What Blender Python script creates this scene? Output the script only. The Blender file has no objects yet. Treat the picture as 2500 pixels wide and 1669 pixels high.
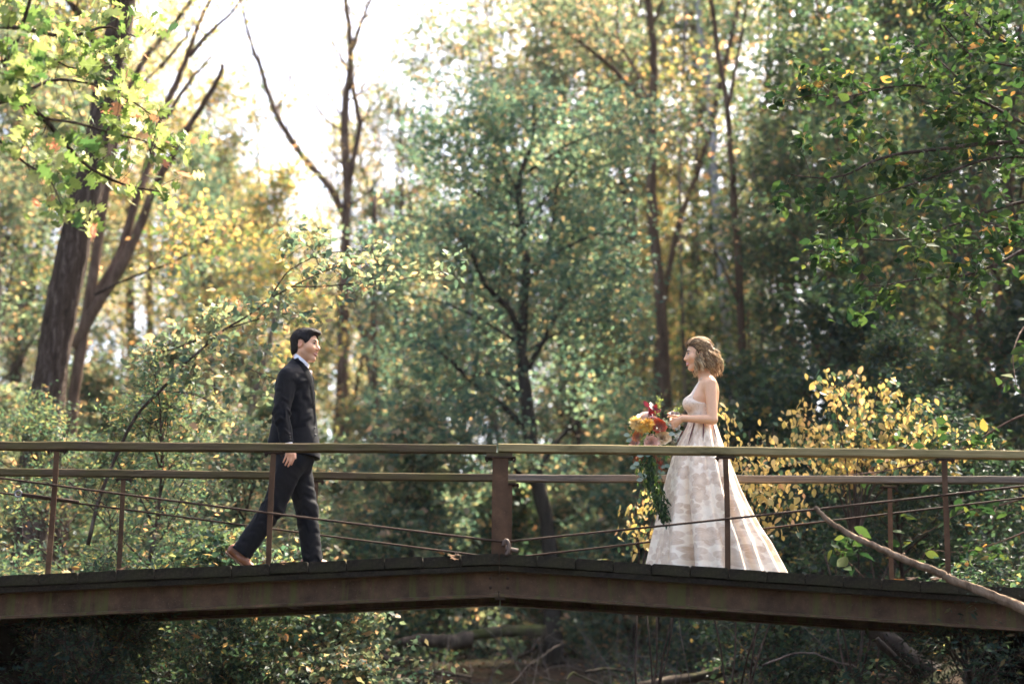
import bpy, math, random
import numpy as np
from mathutils import Vector, Matrix

# ------------------------------------------------------------------ camera, sky, sun, exposure
sc = bpy.context.scene
col = sc.collection
CAM = np.array([0.0, -10.0, 1.3])
PITCH, ROLL, FPX = math.radians(13.0), math.radians(0.6), 3472.0
_F = np.array([0, math.cos(PITCH), math.sin(PITCH)])
_U0 = np.array([0, -math.sin(PITCH), math.cos(PITCH)])
_R0 = np.array([1.0, 0, 0])
_R = _R0*math.cos(ROLL) + _U0*math.sin(ROLL)
_U = _U0*math.cos(ROLL) - _R0*math.sin(ROLL)
cd = bpy.data.cameras.new('camera')
cam = bpy.data.objects.new('camera', cd); col.objects.link(cam)
cd.lens = 50.0; cd.sensor_width = 36.0; cd.clip_start = 0.05; cd.clip_end = 2000
cam.matrix_world = Matrix(((_R[0], _U[0], -_F[0], CAM[0]), (_R[1], _U[1], -_F[1], CAM[1]), (_R[2], _U[2], -_F[2], CAM[2]), (0, 0, 0, 1)))
cd.dof.use_dof = True; cd.dof.focus_distance = 10.9; cd.dof.aperture_fstop = 1.05
sc.camera = cam

SUN_AZ, SUN_EL = math.radians(36), math.radians(54)      # azimuth clockwise from +Y (away from the viewer) towards +X
w = bpy.data.worlds.new('World'); sc.world = w; w.use_nodes = True
nt = w.node_tree
sky = nt.nodes.new('ShaderNodeTexSky'); sky.sky_type = 'NISHITA'; sky.sun_disc = False
sky.sun_elevation = SUN_EL; sky.sun_rotation = SUN_AZ; sky.dust_density = 5.0; sky.air_density = 0.75; sky.ozone_density = 0.3
bg = nt.nodes['Background']; bg.inputs['Strength'].default_value = 0.15
nt.links.new(sky.outputs[0], bg.inputs['Color'])
sd = bpy.data.lights.new('sun', 'SUN'); sd.energy = 4.8; sd.angle = math.radians(0.6); sd.color = (1.0, 0.9, 0.74)
sun = bpy.data.objects.new('sun', sd); col.objects.link(sun)
SDIR = Vector((math.sin(SUN_AZ)*math.cos(SUN_EL), math.cos(SUN_AZ)*math.cos(SUN_EL), math.sin(SUN_EL)))
sun.rotation_euler = (-SDIR).to_track_quat('-Z', 'Y').to_euler()
sun.location = SDIR*60
sc.view_settings.view_transform = 'Standard'; sc.view_settings.look = 'None'
sc.view_settings.exposure = 2.5; sc.view_settings.gamma = 1.0
cy = sc.cycles
cy.max_bounces = 7; cy.diffuse_bounces = 4; cy.glossy_bounces = 2; cy.transmission_bounces = 5; cy.transparent_max_bounces = 4
cy.volume_bounces = 0; cy.sample_clamp_indirect = 6.0; cy.caustics_reflective = False; cy.caustics_refractive = False
cy.use_adaptive_sampling = True; cy.adaptive_threshold = 0.015; cy.use_denoising = True
sc.render.use_persistent_data = False

# ------------------------------------------------------------------ helpers
def at(px, py, Y):
    """world point at depth Y for a measured photo pixel (2500 wide)"""
    d = _F + _R*(px-1250)/FPX - _U*(py-834.5)/FPX
    return CAM + d*((Y-CAM[1])/d[1])
def mpp(Y): return (Y-CAM[1])/FPX*1.02           # metres per photo pixel at that depth

def arr_mesh(name, V, F, smooth=False):
    V = np.asarray(V, dtype=np.float32).reshape(-1, 3); F = np.asarray(F, dtype=np.int32)
    k = F.shape[1]; me = bpy.data.meshes.new(name)
    me.vertices.add(len(V)); me.vertices.foreach_set('co', V.ravel())
    me.loops.add(F.size); me.loops.foreach_set('vertex_index', F.ravel())
    me.polygons.add(len(F)); me.polygons.foreach_set('loop_start', np.arange(0, F.size, k, dtype=np.int32))
    try: me.polygons.foreach_set('loop_total', np.full(len(F), k, dtype=np.int32))
    except Exception: pass
    if smooth: me.polygons.foreach_set('use_smooth', np.ones(len(F), dtype=bool))
    me.update(calc_edges=True); me.validate()
    return me

def link(name, me, mat=None, parent=None, smooth=False):
    o = bpy.data.objects.new(name, me); col.objects.link(o)
    if mat is not None and not me.materials: me.materials.append(mat)
    if parent is not None: o.parent = parent
    return o
def empty(name, loc):
    o = bpy.data.objects.new(name, None); col.objects.link(o); o.location = loc; o.empty_display_size = 0.1
    return o
def tag(o, label=None, cat=None, group=None, kind=None):
    if label: o['label'] = label
    if cat: o['category'] = cat
    if group: o['group'] = group
    if kind: o['kind'] = kind
    return o
def attach(o, root):
    """parent o to root keeping o's mesh in world coordinates (root is an unrotated Empty)"""
    o.parent = root; o.matrix_parent_inverse = Matrix.Translation(-Vector(root.location))
    return o

class MB:
    def __init__(self): self.v = []; self.f = []
    def add(self, V, F):
        b = len(self.v); self.v.extend([tuple(map(float, p)) for p in V]); self.f.extend([tuple(i+b for i in q) for q in F])
    def tube(self, pts, rad, n=8, cap=True, flat=1.0, ridge=0.0, seed=0):
        P = np.asarray(pts, float); m = len(P); rad = np.broadcast_to(np.asarray(rad, float), (m,))
        T = np.gradient(P, axis=0) if m > 2 else np.tile(P[-1]-P[0], (m, 1))
        T /= np.linalg.norm(T, axis=1)[:, None]+1e-12
        a = np.array([0, 0, 1.0]) if abs(T[0][2]) < 0.9 else np.array([1.0, 0, 0])
        u = np.cross(T[0], a); u /= np.linalg.norm(u); ang = np.arange(n)*2*math.pi/n; V = []
        if ridge: rr = np.random.RandomState(seed); cols = rr.normal(size=n)
        for i in range(m):
            u = u-T[i]*np.dot(u, T[i]); u /= np.linalg.norm(u)+1e-12; v = np.cross(T[i], u)
            q = 1.0
            if ridge: cols = .8*cols+.6*rr.normal(size=n); q = (1+ridge*cols)[:, None]
            V.append(P[i] + rad[i]*q*(np.cos(ang)[:, None]*u + flat*np.sin(ang)[:, None]*v))
        V = np.concatenate(V); F = []
        for i in range(m-1):
            for j in range(n):
                k = (j+1) % n; F.append((i*n+j, i*n+k, (i+1)*n+k, (i+1)*n+j))
        if cap: F.append(tuple(range(n-1, -1, -1))); F.append(tuple((m-1)*n+j for j in range(n)))
        self.add(V, F); return self
    def box(self, lo, hi, bev=0.0, M=None):
        (x0, y0, z0), (x1, y1, z1) = lo, hi; b = bev
        if b <= 0:
            V = [(x, y, z) for z in (z0, z1) for y in (y0, y1) for x in (x0, x1)]
            F = [(0, 2, 3, 1), (4, 5, 7, 6), (0, 1, 5, 4), (2, 6, 7, 3), (0, 4, 6, 2), (1, 3, 7, 5)]
        else:
            V = []
            for z, s in ((z0, 0), (z0+b, 1), (z1-b, 1), (z1, 0)):
                q = 0 if s else b
                V += [(x0+q+(b if s else 0), y0+q, z), (x1-q-(b if s else 0), y0+q, z), (x1-q, y0+q+(b if s else 0), z), (x1-q, y1-q-(b if s else 0), z),
                      (x1-q-(b if s else 0), y1-q, z), (x0+q+(b if s else 0), y1-q, z), (x0+q, y1-q-(b if s else 0), z), (x0+q, y0+q+(b if s else 0), z)]
            F = [tuple(range(7, -1, -1)), tuple(range(24, 32))]
            for r in range(3):
                for j in range(8): F.append((r*8+j, r*8+(j+1) % 8, r*8+8+(j+1) % 8, r*8+8+j))
        if M is not None: V = [tuple(M @ Vector(p)) for p in V]
        self.add(V, F); return self
    def lathe(self, prof, n=16, M=None):
        V = []; F = []
        for r, z in prof:
            for j in range(n): a = 2*math.pi*j/n; V.append((r*math.cos(a), r*math.sin(a), z))
        for i in range(len(prof)-1):
            for j in range(n): k = (j+1) % n; F.append((i*n+j, i*n+k, (i+1)*n+k, (i+1)*n+j))
        if M is not None: V = [tuple(M @ Vector(p)) for p in V]
        self.add(V, F); return self
    def mesh(self, name, smooth=True):
        me = bpy.data.meshes.new(name); me.from_pydata(self.v, [], self.f)
        if smooth: me.polygons.foreach_set('use_smooth', np.ones(len(me.polygons), dtype=bool))
        me.update(); return me
    def build(self, name, mat, root=None, smooth=True, angle=None):
        me = self.mesh(name, smooth)
        if angle is not None:
            try: me.set_sharp_from_angle(angle=math.radians(angle))
            except Exception: pass
        o = link(name, me, mat)
        if root is not None: attach(o, root)
        return o

# ------------------------------------------------------------------ materials
def new_mat(name):
    m = bpy.data.materials.new(name); m.use_nodes = True
    return m, m.node_tree, m.node_tree.nodes['Principled BSDF'], m.node_tree.nodes['Material Output']
def ramp(nt, stops, fac=None, interp='LINEAR'):
    r = nt.nodes.new('ShaderNodeValToRGB'); r.color_ramp.interpolation = interp; e = r.color_ramp.elements
    while len(e) > len(stops): e.remove(e[-1])
    while len(e) < len(stops): e.new(0.5)
    for q, (p, c) in zip(e, stops): q.position = p; q.color = (c[0], c[1], c[2], 1)
    if fac is not None: nt.links.new(fac, r.inputs[0])
    return r
def noise(nt, scale, detail=4, vec=None, rough=0.55, dist=0.0):
    n = nt.nodes.new('ShaderNodeTexNoise'); n.inputs['Scale'].default_value = scale; n.inputs['Detail'].default_value = detail
    n.inputs['Roughness'].default_value = rough; n.inputs['Distortion'].default_value = dist
    if vec is not None: nt.links.new(vec, n.inputs['Vector'])
    return n
def coords(nt, scale=(1, 1, 1), kind='Object', rot=(0, 0, 0)):
    t = nt.nodes.new('ShaderNodeTexCoord'); m = nt.nodes.new('ShaderNodeMapping'); m.inputs['Scale'].default_value = scale; m.inputs['Rotation'].default_value = rot
    nt.links.new(t.outputs[kind], m.inputs['Vector']); return m.outputs[0]
def bump(nt, b, height, strength=0.4, dist=0.01):
    n = nt.nodes.new('ShaderNodeBump'); n.inputs['Strength'].default_value = strength; n.inputs['Distance'].default_value = dist
    nt.links.new(height, n.inputs['Height']); nt.links.new(n.outputs[0], b.inputs['Normal']); return n
def mixc(nt, a, b, fac, mode='MIX'):
    m = nt.nodes.new('ShaderNodeMix'); m.data_type = 'RGBA'; m.blend_type = mode
    for s, v in ((m.inputs[6], a), (m.inputs[7], b), (m.inputs[0], fac)):
        if hasattr(v, 'links') or hasattr(v, 'is_linked'): nt.links.new(v, s)
        elif isinstance(v, (int, float)): s.default_value = v
        else: s.default_value = (v[0], v[1], v[2], 1)
    return m.outputs[2]
def mat_noise(name, stops, scale, rough=0.8, stretch=(1, 1, 1), bumps=0.3, bdist=0.01, bscale=None, metal=0.0, spec=0.4, detail=5, rot=(0, 0, 0)):
    m, nt, b, out = new_mat(name); v = coords(nt, stretch, rot=rot); n = noise(nt, scale, detail, v)
    nt.links.new(ramp(nt, stops, n.outputs[0]).outputs[0], b.inputs['Base Color'])
    b.inputs['Roughness'].default_value = rough; b.inputs['Metallic'].default_value = metal; b.inputs['Specular IOR Level'].default_value = spec
    n2 = noise(nt, bscale or scale*2, 6, v, 0.65); bump(nt, b, n2.outputs[0], bumps, bdist); return m
def leaf_mat(name, stops, trans=0.5, rough=0.5, spec=0.18, tmul=(2.3, 2.0, 0.9)):
    """leaf surface: colour differs leaf by leaf, light passes through the blade"""
    m, nt, b, out = new_mat(name); N = nt.nodes
    g = N.new('ShaderNodeNewGeometry'); oi = N.new('ShaderNodeObjectInfo')
    a = N.new('ShaderNodeMath'); a.operation = 'ADD'; fr = N.new('ShaderNodeMath'); fr.operation = 'FRACT'
    nt.links.new(g.outputs['Random Per Island'], a.inputs[0]); nt.links.new(oi.outputs['Random'], a.inputs[1]); nt.links.new(a.outputs[0], fr.inputs[0])
    r = ramp(nt, stops, fr.outputs[0]); n = noise(nt, 9.0, 2, coords(nt))
    v = N.new('ShaderNodeMapRange'); v.inputs['To Min'].default_value = 0.72; v.inputs['To Max'].default_value = 1.25; nt.links.new(n.outputs[0], v.inputs[0])
    hs = N.new('ShaderNodeHueSaturation'); nt.links.new(r.outputs[0], hs.inputs['Color']); nt.links.new(v.outputs[0], hs.inputs['Value'])
    nt.links.new(hs.outputs[0], b.inputs['Base Color']); b.inputs['Roughness'].default_value = rough; b.inputs['Specular IOR Level'].default_value = spec
    t = N.new('ShaderNodeBsdfTranslucent'); mu = mixc(nt, hs.outputs[0], tmul, 1.0, 'MULTIPLY'); nt.links.new(mu, t.inputs['Color'])
    mx = N.new('ShaderNodeMixShader'); mx.inputs[0].default_value = trans
    nt.links.new(b.outputs[0], mx.inputs[1]); nt.links.new(t.outputs[0], mx.inputs[2]); nt.links.new(mx.outputs[0], out.inputs['Surface'])
    return m
def bark_mat(name, c0, c1, c2, scale=7.0, moss=None):
    m, nt, b, out = new_mat(name); v = coords(nt, (1, 1, 0.22)); n = noise(nt, scale, 6, v, 0.7, 0.4)
    c = ramp(nt, [(0.3, c0), (0.52, c1), (0.72, c2)], n.outputs[0]).outputs[0]
    if moss:
        k = ramp(nt, [(0.5, (0, 0, 0)), (0.66, (1, 1, 1))], noise(nt, 2.2, 4, coords(nt)).outputs[0]); c = mixc(nt, c, moss, k.outputs[0])
    nt.links.new(c, b.inputs['Base Color']); b.inputs['Roughness'].default_value = 0.9; b.inputs['Specular IOR Level'].default_value = 0.08
    vo = nt.nodes.new('ShaderNodeTexVoronoi'); vo.inputs['Scale'].default_value = scale*1.6; nt.links.new(v, vo.inputs['Vector'])
    ad = nt.nodes.new('ShaderNodeMath'); ad.operation = 'ADD'; nt.links.new(n.outputs[0], ad.inputs[0]); nt.links.new(vo.outputs['Distance'], ad.inputs[1])
    bump(nt, b, ad.outputs[0], 0.8, 0.03); return m

M = {}
M['bark_dark'] = bark_mat('bark_dark', (0.014, 0.009, 0.007), (0.05, 0.034, 0.026), (0.16, 0.12, 0.1), 13.0)
M['bark_brown'] = bark_mat('bark_brown', (0.035, 0.021, 0.014), (0.1, 0.062, 0.044), (0.2, 0.135, 0.1))
M['bark_grey'] = bark_mat('bark_grey', (0.05, 0.04, 0.034), (0.13, 0.105, 0.09), (0.24, 0.2, 0.175))
M['bark_pale'] = bark_mat('bark_pale', (0.2, 0.19, 0.19), (0.36, 0.35, 0.36), (0.5, 0.49, 0.5))
M['bark_black'] = bark_mat('bark_black', (0.018, 0.015, 0.012), (0.04, 0.033, 0.027), (0.07, 0.06, 0.05))
M['log_moss'] = bark_mat('log_moss', (0.02, 0.016, 0.012), (0.06, 0.045, 0.032), (0.12, 0.09, 0.065), 6, (0.05, 0.055, 0.015))
M['log_pale'] = bark_mat('log_pale', (0.06, 0.038, 0.023), (0.19, 0.125, 0.078), (0.34, 0.24, 0.155), 12)
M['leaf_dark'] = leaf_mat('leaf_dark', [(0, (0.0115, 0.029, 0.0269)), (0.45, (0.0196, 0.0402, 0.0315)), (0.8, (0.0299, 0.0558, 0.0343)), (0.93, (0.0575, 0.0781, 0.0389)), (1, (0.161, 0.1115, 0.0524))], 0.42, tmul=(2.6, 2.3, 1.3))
M['leaf_green'] = leaf_mat('leaf_green', [(0, (0.0196, 0.0502, 0.0419)), (0.4, (0.0336, 0.0706, 0.0491)), (0.72, (0.0588, 0.0951, 0.051)), (0.93, (0.126, 0.1358, 0.0655)), (0.975, (0.24, 0.1746, 0.091)), (1, (0.32, 0.1843, 0.104))], 0.5, tmul=(3.0, 2.5, 1.7))
M['leaf_light'] = leaf_mat('leaf_light', [(0, (0.0364, 0.0747, 0.0582)), (0.45, (0.077, 0.1195, 0.0764)), (0.76, (0.14, 0.1697, 0.1019)), (0.9, (0.22, 0.1843, 0.1105)), (1, (0.38, 0.2425, 0.156))], 0.5, tmul=(2.5, 2.1, 1.6))
M['leaf_gold'] = leaf_mat('leaf_gold', [(0, (0.045, 0.0825, 0.0418)), (0.3, (0.1, 0.132, 0.057)), (0.6, (0.24, 0.1925, 0.0855)), (0.85, (0.36, 0.253, 0.114)), (1, (0.38, 0.176, 0.1045))], 0.52, tmul=(1.9, 1.9, 1.2))
M['leaf_maple'] = leaf_mat('leaf_maple', [(0, (0.0315, 0.0781, 0.0705)), (0.45, (0.0595, 0.1222, 0.0955)), (0.78, (0.112, 0.1799, 0.1205)), (0.92, (0.21, 0.2173, 0.1274)), (1, (0.34, 0.2522, 0.156))], 0.48, tmul=(2.8, 2.3, 1.7))  # cream end of the ramp paints sunlit highlights onto a few leaves
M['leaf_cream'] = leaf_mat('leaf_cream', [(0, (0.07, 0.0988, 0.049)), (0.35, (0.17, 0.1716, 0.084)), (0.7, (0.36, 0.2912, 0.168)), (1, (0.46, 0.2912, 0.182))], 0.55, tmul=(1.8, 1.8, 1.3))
M['leaf_yellow'] = leaf_mat('leaf_yellow', [(0, (0.035, 0.0832, 0.0438)), (0.2, (0.08, 0.1352, 0.075)), (0.3, (0.38, 0.3016, 0.1)), (0.6, (0.54, 0.3952, 0.1375)), (0.9, (0.6, 0.4264, 0.175)), (1, (0.58, 0.3224, 0.1625))], 0.4, 0.5, tmul=(1.3, 1.25, 1.0))
M['leaf_oak'] = leaf_mat('leaf_oak', [(0, (0.04, 0.085, 0.026)), (0.35, (0.12, 0.18, 0.0455)), (0.75, (0.24, 0.28, 0.091)), (0.94, (0.36, 0.33, 0.156)), (0.97, (0.45, 0.24, 0.13)), (1, (0.45, 0.16, 0.104))], 0.5, 0.45, tmul=(1.5, 1.5, 1.3))
M['leaf_lime'] = leaf_mat('leaf_lime', [(0, (0.0105, 0.0264, 0.015)), (0.5, (0.0252, 0.051, 0.0195)), (0.85, (0.0473, 0.0748, 0.027)), (0.96, (0.1155, 0.1232, 0.0375)), (1, (0.42, 0.1936, 0.075))], 0.34, 0.65, 0.03, tmul=(1.6, 1.7, 1.0))
M['leaf_litter'] = leaf_mat('leaf_litter', [(0, (0.035, 0.02, 0.014)), (0.5, (0.07, 0.04, 0.024)), (0.85, (0.14, 0.07, 0.035)), (1, (0.24, 0.1, 0.035))], 0.15, 0.8, 0.04, tmul=(1.5, 1.4, 1))
# ------------------------------------------------------------------ ground
def vnoise(x, y, s, seed=0):
    r = np.zeros_like(x); rs = np.random.RandomState(seed)
    for k in range(5):
        a, b, c, d = rs.uniform(-1, 1, 4); r += np.sin((x*a*2+y*b*2)/s + c*6)*np.cos((x*b*2-y*a*2)/s*1.3 + d*6)
    return r/5
def creek_x(y): return 0.35*np.sin(y*0.16) - 0.1
def ground_z(x, y):
    x = np.asarray(x, float); y = np.asarray(y, float)
    zc = np.interp(y, [-40, -14, -10, 0, 8, 15, 25, 40, 60, 100, 320], [-0.2, -0.15, -0.05, 0.42, 1.02, 1.55, 2.6, 4.8, 8.0, 14, 40])
    wid = np.interp(y, [-14, 0, 8, 20, 40], [2.6, 2.2, 1.5, 1.2, 0.8])
    d = np.abs(x-creek_x(y)); t = np.clip((d-wid)/3.2, 0, 1); t = t*t*(3-2*t)
    bank = np.interp(y, [-14, 0, 10, 25, 50], [1.75, 1.5, 1.1, 0.9, 0.6])
    z = zc + bank*t + 0.05*np.maximum(d-6, 0)*np.where(x > 0, 1.6, 0.7)
    return z + 0.10*vnoise(x, y, 1.6, 1)*np.clip(t+0.25, 0, 1) + 0.03*vnoise(x, y, 0.4, 2) + 0.4*vnoise(x, y, 7, 3)*np.clip((y-12)/20, 0, 1)
gx = np.concatenate([np.linspace(-160, -22, 24), np.linspace(-20, 20, 161), np.linspace(22, 160, 24)])
gy = np.concatenate([np.linspace(-30, -12, 16), np.linspace(-11.7, 32, 150), np.linspace(33, 320, 60)])
GX, GY = np.meshgrid(gx, gy); V = np.stack([GX, GY, ground_z(GX, GY)], -1).reshape(-1, 3)
nx, ny = len(gx), len(gy); ii = (np.arange(ny-1)[:, None]*nx + np.arange(nx-1)[None, :]).ravel()
gm = arr_mesh('ground', V, np.stack([ii, ii+1, ii+nx+1, ii+nx], 1), True)
m, nt, b, out = new_mat('forest_floor'); v = coords(nt)
n1 = noise(nt, 0.9, 6, v, 0.7); n2 = noise(nt, 14, 5, v, 0.7)
c = ramp(nt, [(0.3, (0.016, 0.011, 0.008)), (0.5, (0.036, 0.023, 0.016)), (0.65, (0.06, 0.037, 0.024)), (0.8, (0.11, 0.062, 0.035))], n2.outputs[0]).outputs[0]
g = ramp(nt, [(0.47, (0, 0, 0)), (0.62, (0.8, 0.8, 0.8))], n1.outputs[0])
nt.links.new(mixc(nt, c, (0.02, 0.032, 0.012), g.outputs[0]), b.inputs['Base Color']); b.inputs['Roughness'].default_value = 0.95; b.inputs['Specular IOR Level'].default_value = 0.05
bump(nt, b, n2.outputs[0], 0.9, 0.05)
tag(link('ground', gm, m), 'brown leaf-strewn forest floor rising from the creek', kind='structure')
# creek water: a thin sheet lying in the bed
wy = np.linspace(-12, 9, 70); V = []; F = []
for i, y in enumerate(wy):
    xc = float(creek_x(y)); hw = 1.9 if y < 2 else 1.5
    for s in (-1, -0.5, 0, 0.5, 1): V.append((xc+s*hw, y, float(np.interp(y, [-14, -10, 0, 8, 15], [-0.15, -0.05, 0.42, 1.02, 1.55])) + 0.035))
    if i:
        for j in range(4): F.append((i*5+j-5, i*5+j-4, i*5+j+1, i*5+j))
m, nt, b, out = new_mat('creek_water'); b.inputs['Base Color'].default_value = (0.02, 0.016, 0.012, 1); b.inputs['Roughness'].default_value = 0.08
b.inputs['Specular IOR Level'].default_value = 0.6; bump(nt, b, noise(nt, 5, 3, coords(nt, (1, 0.5, 1))).outputs[0], 0.25, 0.02)
tag(link('creek_water', arr_mesh('creek_water', V, F, True), m), 'shallow dark creek water below the bridge', kind='structure')

# ------------------------------------------------------------------ bridge materials
def rust_mat(name, stops, moss=True, rough=0.75):
    m, nt, b, out = new_mat(name); v = coords(nt); n = noise(nt, 6, 7, v, 0.7)
    c = ramp(nt, stops, n.outputs[0]).outputs[0]
    sp = noise(nt, 90, 3, v, 0.6); c = mixc(nt, c, (0.20, 0.13, 0.09), ramp(nt, [(0.62, (0, 0, 0)), (0.72, (0.6, 0.6, 0.6))], sp.outputs[0]).outputs[0])
    if moss:
        st = noise(nt, 5, 5, coords(nt, (3.2, 1, 0.2)), 0.7); k = ramp(nt, [(0.5, (0, 0, 0)), (0.62, (0.85, 0.85, 0.85))], st.outputs[0])
        c = mixc(nt, c, (0.075, 0.068, 0.02), k.outputs[0])
        wl = noise(nt, 34, 4, v, 0.8); k2 = ramp(nt, [(0.70, (0, 0, 0)), (0.74, (1, 1, 1))], wl.outputs[0]); c = mixc(nt, c, (0.3, 0.29, 0.22), k2.outputs[0])
    nt.links.new(c, b.inputs['Base Color']); b.inputs['Roughness'].default_value = rough; b.inputs['Specular IOR Level'].default_value = 0.12
    bump(nt, b, noise(nt, 40, 6, v, 0.7).outputs[0], 0.5, 0.004); return m
M['rust_post'] = rust_mat('rust_post', [(0.3, (0.04, 0.022, 0.012)), (0.55, (0.085, 0.044, 0.023)), (0.75, (0.14, 0.076, 0.04))], False)
M['rust_girder'] = rust_mat('rust_girder', [(0.3, (0.03, 0.017, 0.01)), (0.55, (0.085, 0.047, 0.026)), (0.78, (0.15, 0.085, 0.045))])
def wood_mat(name, c0, c1, c2, axis='X', moss=(0.09, 0.085, 0.02), mossamt=0.6):
    m, nt, b, out = new_mat(name); s = (0.25, 6, 6) if axis == 'X' else (6, 0.25, 6)
    v = coords(nt, s); n = noise(nt, 9, 7, v, 0.7, 0.6)
    c = ramp(nt, [(0.28, c0), (0.5, c1), (0.75, c2)], n.outputs[0]).outputs[0]
    k = ramp(nt, [(0.45, (0, 0, 0)), (0.7, (mossamt,)*3)], noise(nt, 2.5, 5, coords(nt)).outputs[0]); c = mixc(nt, c, moss, k.outputs[0])
    d = ramp(nt, [(0.3, (0.55,)*3), (0.42, (1, 1, 1))], noise(nt, 1.6, 5, coords(nt, (1, 3, 3)), 0.7).outputs[0]); c = mixc(nt, c, d.outputs[0], 1.0, 'MULTIPLY')
    nt.links.new(c, b.inputs['Base Color']); b.inputs['Roughness'].default_value = 0.85; b.inputs['Specular IOR Level'].default_value = 0.1
    bump(nt, b, n.outputs[0], 0.7, 0.006); return m
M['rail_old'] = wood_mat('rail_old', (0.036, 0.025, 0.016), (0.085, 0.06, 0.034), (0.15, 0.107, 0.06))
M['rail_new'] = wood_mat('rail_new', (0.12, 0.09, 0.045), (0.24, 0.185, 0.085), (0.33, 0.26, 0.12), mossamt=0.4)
M['rail_grey'] = wood_mat('rail_grey', (0.06, 0.048, 0.04), (0.14, 0.11, 0.085), (0.22, 0.175, 0.135), mossamt=0.2)
M['plank'] = wood_mat('plank', (0.004, 0.003, 0.0022), (0.014, 0.0105, 0.0075), (0.055, 0.04, 0.027), 'Y', (0.035, 0.034, 0.011), 0.6)
M['cable'] = rust_mat('cable', [(0.3, (0.025, 0.014, 0.009)), (0.7, (0.06, 0.034, 0.022))], False)
M['bolt'] = rust_mat('bolt', [(0.3, (0.02, 0.013, 0.01)), (0.7, (0.06, 0.035, 0.025))], False)
M['hook'] = rust_mat('hook', [(0.3, (0.07, 0.045, 0.032)), (0.7, (0.16, 0.11, 0.08))], False, 0.5)
M['zinc'] = rust_mat('zinc', [(0.3, (0.1, 0.1, 0.11)), (0.7, (0.2, 0.2, 0.22))], False, 0.45)
M['concrete'] = mat_noise('concrete', [(0.3, (0.006, 0.005, 0.004)), (0.6, (0.014, 0.012, 0.01)), (0.8, (0.026, 0.022, 0.018))], 3, 0.95, bumps=0.8, bdist=0.03, spec=0.05)

# ------------------------------------------------------------------ the footbridge
W = 1.6; XC = float(at(1219, 1350, 0)[0]); DZ = float(at(1219, 1350, 0)[2]); RZ = float(at(1225, 1083, 0)[2]); SL = 0.055
def deck_z(x): return DZ - SL*abs(x-XC)
bridge = tag(empty('footbridge', (XC, W/2, 0.4)), 'rusty steel and timber footbridge with cable railings crossing the creek', 'footbridge')
def bb(mb, name, mat, smooth=False, angle=30): return mb.build(name, M[mat], bridge, smooth=True, angle=angle)
rs = np.random.RandomState(5)
# deck planks, laid across, dipping from the middle to both ends
def place(o, loc, rot): attach(o, bridge); o.location = loc; o.rotation_euler = rot; return o
PW = 0.265; variants = []
for k in range(5):
    mb = MB(); n = 7; ys = np.linspace(-0.035, W+0.035, n); h = 0.036
    V = []; F = []
    e0, e1 = rs.uniform(-0.012, 0.012, 2)
    for i, y in enumerate(ys):
        yy = y + (e0 if i == 0 else e1 if i == n-1 else 0); dz = rs.uniform(-0.003, 0.003)
        for (x, z) in ((-PW/2+0.004, -h), (PW/2-0.004, -h), (PW/2-0.003, h-0.007), (PW/2-0.012, h), (-PW/2+0.012, h), (-PW/2+0.003, h-0.007)):
            V.append((x, yy, z+dz))
    for i in range(n-1):
        for j in range(6): F.append((i*6+j, i*6+(j+1) % 6, i*6+6+(j+1) % 6, i*6+6+j))
    F += [tuple(range(5, -1, -1)), tuple(range((n-1)*6, n*6))]
    mb.add(V, [q[::-1] for q in F]); variants.append(mb.mesh('plank', False)); variants[-1].materials.append(M['plank'])
for k in range(-17, 17):
    x = XC + (k+0.5)*PW; o = bpy.data.objects.new('plank', variants[rs.randint(5)]); col.objects.link(o)
    place(o, (x, rs.uniform(-0.012, 0.012), deck_z(x)-0.038+rs.uniform(-0.004, 0.002)), (rs.uniform(-.003, .003), (SL if x > XC else -SL)+rs.uniform(-0.005, 0.005), rs.uniform(-0.004, 0.004)))
# girders: rolled I-beams, two lengths butted at the middle on each side
def girder(y0, side):
    mb = MB(); xa, xb = (XC+0.004, XC+4.5) if side > 0 else (XC-4.5, XC-0.004)
    prof = [(0, -0.082), (0.16, -0.082), (0.16, -0.1), (0.16, -0.117), (0.093, -0.125), (0.088, -0.135), (0.088, -0.262), (0.093, -0.27), (0.16, -0.276), (0.16, -0.293),
            (0, -0.293), (0, -0.276), (0.067, -0.27), (0.072, -0.262), (0.072, -0.135), (0.067, -0.125), (0, -0.117), (0, -0.1)]
    n = len(prof); xs = np.linspace(xa, xb, 12); V = [(x, y0+py, deck_z(x)+pz) for x in xs for (py, pz) in prof]
    F = [(i*n+j, i*n+n+j, i*n+n+(j+1) % n, i*n+(j+1) % n) for i in range(11) for j in range(n)] + [tuple(range(n)), tuple(range(12*n-1, 11*n-1, -1))]
    mb.add(V, F); return bb(mb, 'girder', 'rust_girder')
for y0 in (0.02, W-0.18):
    for s in (-1, 1): girder(y0, s)
# timber ledger under the plank ends
for s in (-1, 1):
    for (ya, yb) in ((-0.012, 0.016), (W-0.016, W+0.012)):
        mb = MB(); xs = np.linspace(XC+0.006*s, XC+4.5*s, 10); V = []
        for x in xs:
            z = deck_z(x); V += [(x, ya, z-0.118), (x, yb, z-0.118), (x, yb, z-0.084), (x, ya, z-0.084)]
        F = [(i*4+j, i*4+4+j, i*4+4+(j+1) % 4, i*4+(j+1) % 4) for i in range(9) for j in range(4)] + [(0, 1, 2, 3), (39, 38, 37, 36)]
        mb.add(V, F); bb(mb, 'ledger_board', 'plank')
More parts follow.
